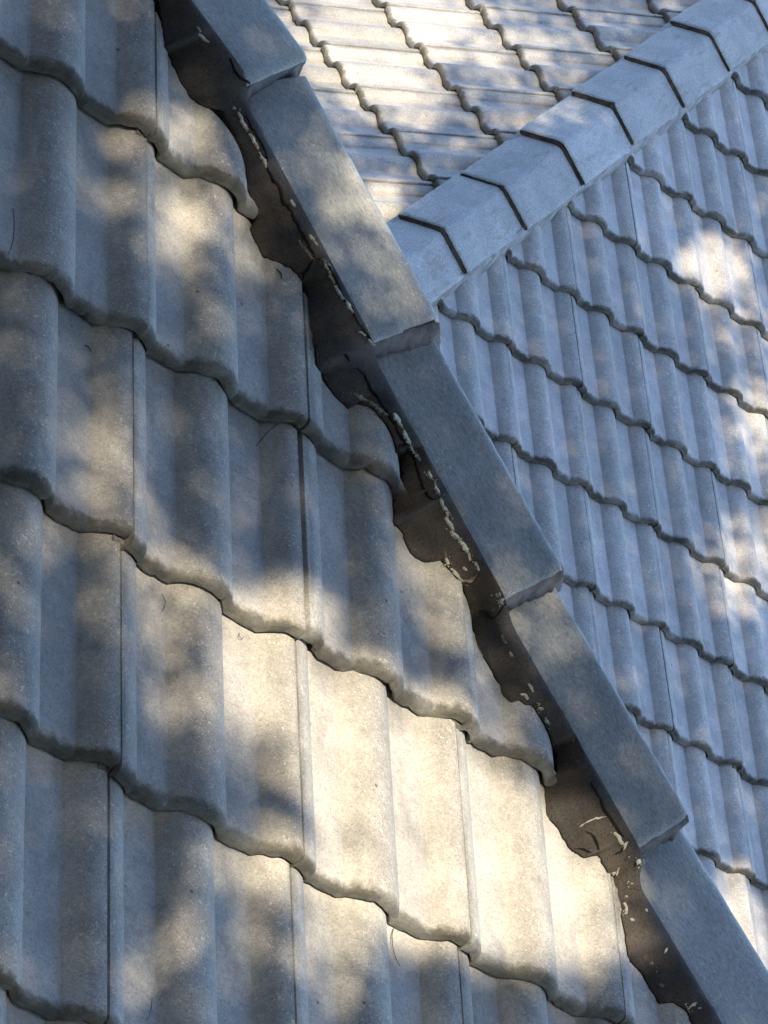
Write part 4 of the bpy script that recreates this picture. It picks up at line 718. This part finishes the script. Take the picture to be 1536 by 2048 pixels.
def ribbon(pts, wmm, lift, thick, r, ragged=.35, taper=True):
    P = np.array(pts) + UP
    if len(P) == 1: P = np.array([P[0] - cam_side * wmm * .0005, P[0] + cam_side * wmm * .0005])
    # resample
    seg = np.linalg.norm(np.diff(P, axis=0), axis=1); cum = np.concatenate([[0], np.cumsum(seg)])
    n = max(4, int(cum[-1] / .0025))
    x = np.linspace(0, cum[-1], n); Q = np.stack([np.interp(x, cum, P[:, a]) for a in range(3)], 1)
    T = np.gradient(Q, axis=0); T /= np.linalg.norm(T, axis=1)[:, None] + 1e-12
    Sd = np.cross(T, NA); Sd /= np.linalg.norm(Sd, axis=1)[:, None] + 1e-12
    w = wmm * .0005 * (1 + r.normal(0, ragged, n)); w2 = wmm * .0005 * (1 + r.normal(0, ragged, n))
    if taper:
        tp = np.minimum(1, np.minimum(np.arange(n) + .35, n - .65 - np.arange(n)) / max(2.0, min(5.0, n / 3)))
        w, w2 = w * tp, w2 * tp
    w = np.clip(w, .0002, None); w2 = np.clip(w2, .0002, None)
    V = []; F = []
    for k in range(n):
        a = Q[k] + Sd[k] * w[k]; b = Q[k] - Sd[k] * w2[k]
        V += [a - NA * .002, a + NA * (lift + thick * .4), Q[k] + NA * (lift + thick), b + NA * (lift + thick * .4), b - NA * .002]
    for k in range(n - 1):
        for s in range(5): F.append((k * 5 + s, k * 5 + (s + 1) % 5, (k + 1) * 5 + (s + 1) % 5, (k + 1) * 5 + s))
    F.append((4, 3, 2, 1, 0)); F.append(tuple((n - 1) * 5 + s for s in range(5)))
    return V, F
cam_side = np.array([.6, -.6, -.3])

rr_ = np.random.RandomState(8)
for wmm, pts in DATA['cracks']:
    V, F = ribbon(pts, wmm * 1.35, .0011, .0002, rr_, .28)
    me = make_mesh('crack', V, F, [M_CRACK]); recalc(me); link('crack', me, mortar)
# dark ribbons painting the shadow gap where the mortar meets the tiles
EDGE = [(4, 34, .8), (46, 72, 1.5), (84, 118, 1.7), (118, 150, 1.0), (158, 166, 2.6), (170, 190, 1.1), (196, 214, 2.0), (222, 250, 1.7)]
nb = len(BD)
for a, b, wm in EDGE:
    a = int(a * nb / 255); b = min(nb - 1, int(b * nb / 255))
    V, F = ribbon(BD[a:b] + NA * .0012, wm, .0006, .0003, rr_, .3)
    me = make_mesh('crack', V, F, [M_CRACK]); recalc(me); link('crack', me, mortar)
for k, (wmm, pts) in enumerate(DATA['flakes']):
    if not pts: continue
    tan = k in (9, 16, 17, 28, 31, 34, 35, 36, 50, 51) or wmm < 1.6
    V, F = ribbon(pts, wmm * 1.1, .0010, .0004, rr_, .55)
    me = make_mesh('residue_flake', V, F, [M_TAN if tan else M_PALE], smooth=False); recalc(me)
    f = link('residue_flake', me, mortar)
    # crumbs scattered round the bigger flakes
    if wmm > 3.5 and len(pts) > 1:
        V2 = []; F2 = []
        for _ in range(9):
            c = np.array(pts[rr_.randint(len(pts))]) + UP + rr_.normal(0, .0055, 3); c = c - NA * ((c - UP - np.array(pts[0])) @ NA) * .9
            a_ = rr_.uniform(.0006, .0014); b0 = len(V2)
            t1 = np.cross(NA, [0, 0, 1]); t1 /= np.linalg.norm(t1); t2 = np.cross(NA, t1)
            ring = [c + a_ * rr_.uniform(.6, 1.4) * (math.cos(q) * t1 + math.sin(q) * t2) for q in np.arange(5) * 1.257]
            V2 += ring + [c + NA * .0022]; F2 += [(b0 + q, b0 + (q + 1) % 5, b0 + 5) for q in range(5)]
        me = make_mesh('residue_crumbs', V2, F2, [M_TAN if tan else M_PALE], smooth=False)
        tag(link('residue_crumbs', me, f), kind='stuff')

# ------------------------------------------------------------------ bits of litter lying on the tiles
LIT = ['curved dry needle at the left edge of the upper left tile', 'bent dry twig on the shaded tile left of the mortar, centre',
       'hooked dry needle below the big sun patch', 'short dry needle at the left of the sunny tile', 'thin dry needle near the bottom left',
       'tiny dark leaf scrap on the left tile, below the second course nose', 'dark leaf scrap on the cut tile beside the forked crack', 'small curled ring of dry stem on the sunlit tile']
CAT = ['needle', 'twig', 'needle', 'needle', 'needle', 'leaf scrap', 'leaf scrap', 'stem']
for k, (wmm, pts) in enumerate(DATA['twigs']):
    P = np.array(pts) + UP
    seg = np.linalg.norm(np.diff(P, axis=0), axis=1); cum = np.concatenate([[0], np.cumsum(seg)])
    x = np.linspace(0, cum[-1], 24); Q = np.stack([np.interp(x, cum, P[:, a]) for a in range(3)], 1)
    for _ in range(4): Q[1:-1] = (Q[:-2] + 2 * Q[1:-1] + Q[2:]) / 4
    Q += NA * (.0015 + .002 * np.sin(np.linspace(0, 3.1, 24)))[:, None]
    V = []; F = []
    T = np.gradient(Q, axis=0); T /= np.linalg.norm(T, axis=1)[:, None]
    B_ = np.cross(T, NA)
    for a in range(24):
        rad = wmm * .00045 * (1 - .6 * abs(a / 23 - .35))
        for s in range(5):
            an = s * 2 * math.pi / 5; V.append(Q[a] + rad * (math.cos(an) * B_[a] + math.sin(an) * NA))
    for a in range(23):
        for s in range(5): F.append((a * 5 + s, a * 5 + (s + 1) % 5, (a + 1) * 5 + (s + 1) % 5, (a + 1) * 5 + s))
    F.append((4, 3, 2, 1, 0)); F.append(tuple(23 * 5 + s for s in range(5)))
    me = make_mesh('litter', V, F, [M_NEEDLE]); recalc(me)
    o = link({'needle': 'pine_needle', 'twig': 'twig', 'leaf scrap': 'leaf_scrap', 'stem': 'dry_stem'}[CAT[k]], me)
    tag(o, LIT[k], CAT[k])

# ------------------------------------------------------------------ the tree whose crown dapples the roof (it stands behind the photographer)
sun = np.array(SUN)
e1 = np.cross(sun, [0, 0, 1.0]); e1 /= np.linalg.norm(e1); e2 = np.cross(sun, e1)
PQ = lambda P: np.stack([P @ e1, P @ e2], -1)
BL = np.array(DATA['blobs'])
bc = PQ(BL[:, :3]); ba = PQ(BL[:, 3:6]); bb_ = PQ(BL[:, 6:9]); bam = BL[:, 9]
gaps = []
for k in range(len(BL)):
    gaps.append((bc[k], np.linalg.inv(np.stack([ba[k], bb_[k]], 1)), bam[k]))
samp = []                                    # surface points that the crown must shade
lr = np.random.RandomState(21)
def area_pts(f, u0, u1, v0, v1, test, n):
    u = lr.uniform(u0, u1, n); v = lr.uniform(v0, v1, n)
    F = FR[f]; P = F[3] + u[:, None] * F[0] + v[:, None] * F[1] - .02 * F[2]
    q = (P @ R3.T); x = q[:, 0] / q[:, 2] * 7000 + 768; y = q[:, 1] / q[:, 2] * 7000 + 1024
    m = test(P, x, y)
    return P[m], (u1 - u0) * (v1 - v0) / n * F[2] @ sun
inA = lambda P, x, y: (x > -260) & (x < 1800) & (y > -260) & (y < 2300) & ((P - cA_mid) @ hA > -.15)
inB = lambda P, x, y: (x > 500) & (x < 1700) & (y > -160) & (y < 2200) & ((P - hc) @ hh > -.15) & (x > ridge_x(y) - 160)
inC = lambda P, x, y: (x > 350) & (x < 1700) & (y > -160) & (y < 900) & ((P - hc) @ hh < .15) & (x > ridge_x(y) - 160)
LEAF = (0.060, 0.028)
TAU = 6.0
leaf_area = LEAF[0] * LEAF[1] * .5 * .62
C_all = []
for f, rg, test, tb in (('A', (-1.6, 2.6, -2.4, 1.6), inA, .003), ('B', (-1.5, 4.0, -3.0, 3.2), inB, .006), ('C', (-3.0, 2.4, -2.6, 3.2), inC, .05)):
    A_ = (rg[1] - rg[0]) * (rg[3] - rg[2]) * (FR[f][2] @ sun)
    n = int(A_ * TAU / leaf_area)
    P, _ = area_pts(f, *rg, test, n)
    pq = PQ(P)
    T = np.full(len(P), tb)
    for c, Mi, am in gaps:
        rr2 = np.linalg.norm((pq - c) @ Mi.T, axis=1)
        T = np.maximum(T, am * np.clip((1.42 - rr2) / .75, 0, 1) if am > .9 else .74 * am ** 1.7 * np.exp(-.8 * rr2 ** 2))
    keep = np.clip(-np.log(np.clip(T, 1e-3, 1)) / TAU, 0, 1)
    keep[T > .93] = 0
    m = lr.uniform(0, 1, len(P)) < keep
    C_all.append(P[m])
core = np.concatenate(C_all)
ncore = len(core)
# the rest of the roof, out of the picture, is shaded by the same crown
occ = set(map(tuple, np.floor(PQ(core) / .12).astype(int)))
wide = []
for f, rg in (('A', (-1.4, 1.0, -2.2, 1.2)), ('B', (-1.6, .8, -3.0, 2.0))):
    A_ = (rg[1] - rg[0]) * (rg[3] - rg[2]) * max(.1, FR[f][2] @ sun)
    P, _ = area_pts(f, *rg, lambda P, x, y: np.ones(len(P), bool), int(A_ * TAU * .8 / (leaf_area * 3.6)))
    cell = np.floor(PQ(P) / .12).astype(int)
    free = np.array([not any((a + da, b + db) in occ for da in (-1, 0, 1) for db in (-1, 0, 1)) for a, b in cell], bool)
    pq = PQ(P)
    gapn = np.sin(pq[:, 0] * 7.1 + 1.3 * np.sin(pq[:, 1] * 5.3)) * np.sin(pq[:, 1] * 8.7 + 1.7 * np.sin(pq[:, 0] * 4.1))
    wide.append(P[free & (gapn < .72)])
P = np.concatenate([core] + wide)
dist = lr.uniform(5.2, 7.6, len(P)) 
Lp = P + sun * dist[:, None]
fq = Lp @ R3.T
clear = (np.linalg.norm(Lp, axis=1) > 2.2) & ~((fq[:, 2] > 0) & (np.abs(fq[:, 0]) < .24 * fq[:, 2] + .5) & (np.abs(fq[:, 1]) < .22 * fq[:, 2] + .3))
ncore = int(clear[:ncore].sum())
Lp = Lp[clear]
nl = len(Lp)
ax = lr.normal(0, 1, (nl, 3)) + np.array([0, 0, -.6]); ax /= np.linalg.norm(ax, axis=1)[:, None]
sd_ = np.cross(ax, lr.normal(0, 1, (nl, 3))); sd_ /= np.linalg.norm(sd_, axis=1)[:, None]
sz = lr.uniform(.75, 1.25, nl)[:, None]
sz[ncore:] *= 1.9
a = Lp - ax * LEAF[0] * .5 * sz; b = Lp + ax * LEAF[0] * .5 * sz
c1 = Lp + sd_ * LEAF[1] * .5 * sz; c2 = Lp - sd_ * LEAF[1] * .5 * sz
V = np.stack([a, c1, b, c2], 1).reshape(-1, 3) + UP
me = bpy.data.meshes.new('crown')
me.vertices.add(len(V)); me.vertices.foreach_set('co', V.astype(np.float32).ravel())
me.loops.add(nl * 4); me.loops.foreach_set('vertex_index', np.arange(nl * 4, dtype=np.int32))
me.polygons.add(nl); me.polygons.foreach_set('loop_start', np.arange(nl, dtype=np.int32) * 4)
me.polygons.foreach_set('loop_total', np.full(nl, 4, dtype=np.int32))
me.materials.append(M_LEAF); me.update(); me.validate()
tree = bpy.data.objects.new('shade_tree', None); col.objects.link(tree)
base = Vector((-4.6, -3.4, 0.0)); tree.location = base
tag(tree, 'leafy tree standing behind the photographer that dapples the roof with shade', 'tree')
cr = link('crown', me, tree); cr.location = -base
# trunk and limbs: tapered tubes
def tube(P, R, seg=10):
    P = np.array(P, float); V = []; F = []
    for k in range(len(P)):
        t = P[min(k + 1, len(P) - 1)] - P[max(k - 1, 0)]; t /= np.linalg.norm(t)
        x = np.cross(t, [.3, .9, .2]); x /= np.linalg.norm(x); y = np.cross(t, x)
        for s in range(seg):
            an = 2 * math.pi * s / seg; V.append(P[k] + R[k] * (math.cos(an) * x + math.sin(an) * y))
    for k in range(len(P) - 1):
        for s in range(seg): F.append((k * seg + s, k * seg + (s + 1) % seg, (k + 1) * seg + (s + 1) % seg, (k + 1) * seg + s))
    F.append(tuple(range(seg))[::-1]); F.append(tuple((len(P) - 1) * seg + s for s in range(seg)))
    return V, F
B0 = np.array(base)
top = B0 + np.array([.5, .3, 7.4])
V, F = tube([B0, B0 + [.05, .1, 2], B0 + [.2, .1, 4.5], B0 + [.4, .2, 6.2], top], [.30, .25, .21, .18, .14], 14)
me = make_mesh('trunk', V, F, [M_BARK]); recalc(me); o = link('trunk', me, tree); o.location = -base
ctr = Lp.mean(0) + UP
def crosses_gap(V):
    pq = PQ(np.array(V) - UP)
    for c, Mi, am in gaps:
        if am > .2 and (np.linalg.norm((pq - c) @ Mi.T, axis=1) < 1.45).any(): return True
    return False
made = 0
for _ in range(900):
    if made >= 7: break
    tgt = Lp[lr.randint(nl)] + UP
    tgt = ctr + (tgt - ctr) * lr.uniform(.5, 1.0) + np.array([0, 0, lr.uniform(-.2, .9)])
    m1 = top + (tgt - top) * .35 + np.array([0, 0, lr.uniform(-.3, .9)]); m2 = top + (tgt - top) * .7 + np.array([0, 0, lr.uniform(-.3, .9)])
    P4 = [top - [0, 0, .2], m1, m2, tgt]; dense = [np.array(P4[k]) + (np.array(P4[k + 1]) - P4[k]) * t for k in range(3) for t in np.linspace(0, 1, 14)]
    if crosses_gap(dense): continue
    V, F = tube(P4, [.07, .045, .028, .010], 8)
    me = make_mesh('limb', V, F, [M_BARK]); recalc(me); o = link('limb', me, tree); o.location = -base
    made += 1
print('limbs', made, 'crown z', Lp[:, 2].min() + ZC, Lp[:, 2].max() + ZC, 'xy', Lp.min(0), Lp.max(0))
# trees added on the same side, unseen, to block sky light there
allpq = PQ(np.concatenate([P, BL[:, :3]]))
lo, hi = allpq.min(0) - .15, allpq.max(0) + .15
roofc = np.array([4.0, 5.5, -1.0])
az0 = math.atan2(SUN.y, SUN.x)
SKY_BLOCK = [(az0 - 1.95, 9.5, 19.0), (az0 - 1.30, 9.0, 23.0), (az0 - .65, 10.0, 24.0), (az0 + .05, 12.0, 23.0), (az0 + .62, 11.5, 15.0)]
for k, (az, dist_, hgt_) in enumerate(SKY_BLOCK):
    c = roofc + np.array([math.cos(az) * dist_, math.sin(az) * dist_, 0]) + UP
    n = 16000
    q = lr.normal(0, 1, (n, 3)); q /= np.linalg.norm(q, axis=1)[:, None]; q *= lr.uniform(.35, 1, n)[:, None] ** .5
    lob = 1 + .18 * np.sin(q[:, 0] * 5 + k) * np.cos(q[:, 1] * 6 + q[:, 2] * 4)
    cz = hgt_ * .56
    Q = np.stack([c[0] + q[:, 0] * 4.8 * lob, c[1] + q[:, 1] * 4.8 * lob, cz + q[:, 2] * hgt_ * .46 * lob], 1)
    pq = PQ(Q - UP)
    inside = ((pq > lo) & (pq < hi)).all(1)
    fr_ = (Q - UP) @ R3.T
    Q = Q[~inside & ((np.abs(fr_[:, 0]) > .5 * fr_[:, 2]) | (fr_[:, 2] < 0))]
    m = len(Q)
    ax = lr.normal(0, 1, (m, 3)); ax /= np.linalg.norm(ax, axis=1)[:, None]
    sd_ = np.cross(ax, lr.normal(0, 1, (m, 3))); sd_ /= np.linalg.norm(sd_, axis=1)[:, None]
    s_ = lr.uniform(.16, .30, m)[:, None]
    V = np.stack([Q - ax * s_, Q + sd_ * s_ * .6, Q + ax * s_, Q - sd_ * s_ * .6], 1).reshape(-1, 3)
    me = bpy.data.meshes.new('crown')
    me.vertices.add(len(V)); me.vertices.foreach_set('co', V.astype(np.float32).ravel())
    me.loops.add(m * 4); me.loops.foreach_set('vertex_index', np.arange(m * 4, dtype=np.int32))
    me.polygons.add(m); me.polygons.foreach_set('loop_start', np.arange(m, dtype=np.int32) * 4)
    me.polygons.foreach_set('loop_total', np.full(m, 4, dtype=np.int32))
    me.materials.append(M_LEAF); me.update(); me.validate()
    t_ = bpy.data.objects.new('sky_block_tree', None); col.objects.link(t_)
    b_ = Vector((c[0], c[1], 0)); t_.location = b_
    tag(t_, 'tall added tree, unseen, blocking sky light, %s in the row behind the photographer' % ORD[k + 1], 'tree', 'added trees that block sky light')
    cr = link('crown', me, t_); cr.location = -b_
    b3 = np.array(b_)
    V, F = tube([b3, b3 + [.1, 0, hgt_ * .2], b3 + [.2, .1, hgt_ * .42]], [.32, .24, .10], 12)
    me = make_mesh('trunk', V, F, [M_BARK]); recalc(me); o = link('trunk', me, t_); o.location = -b_
print('tiles', sum(1 for o in bpy.data.objects if o.name.startswith('roof_tile')), 'leaves', nl)
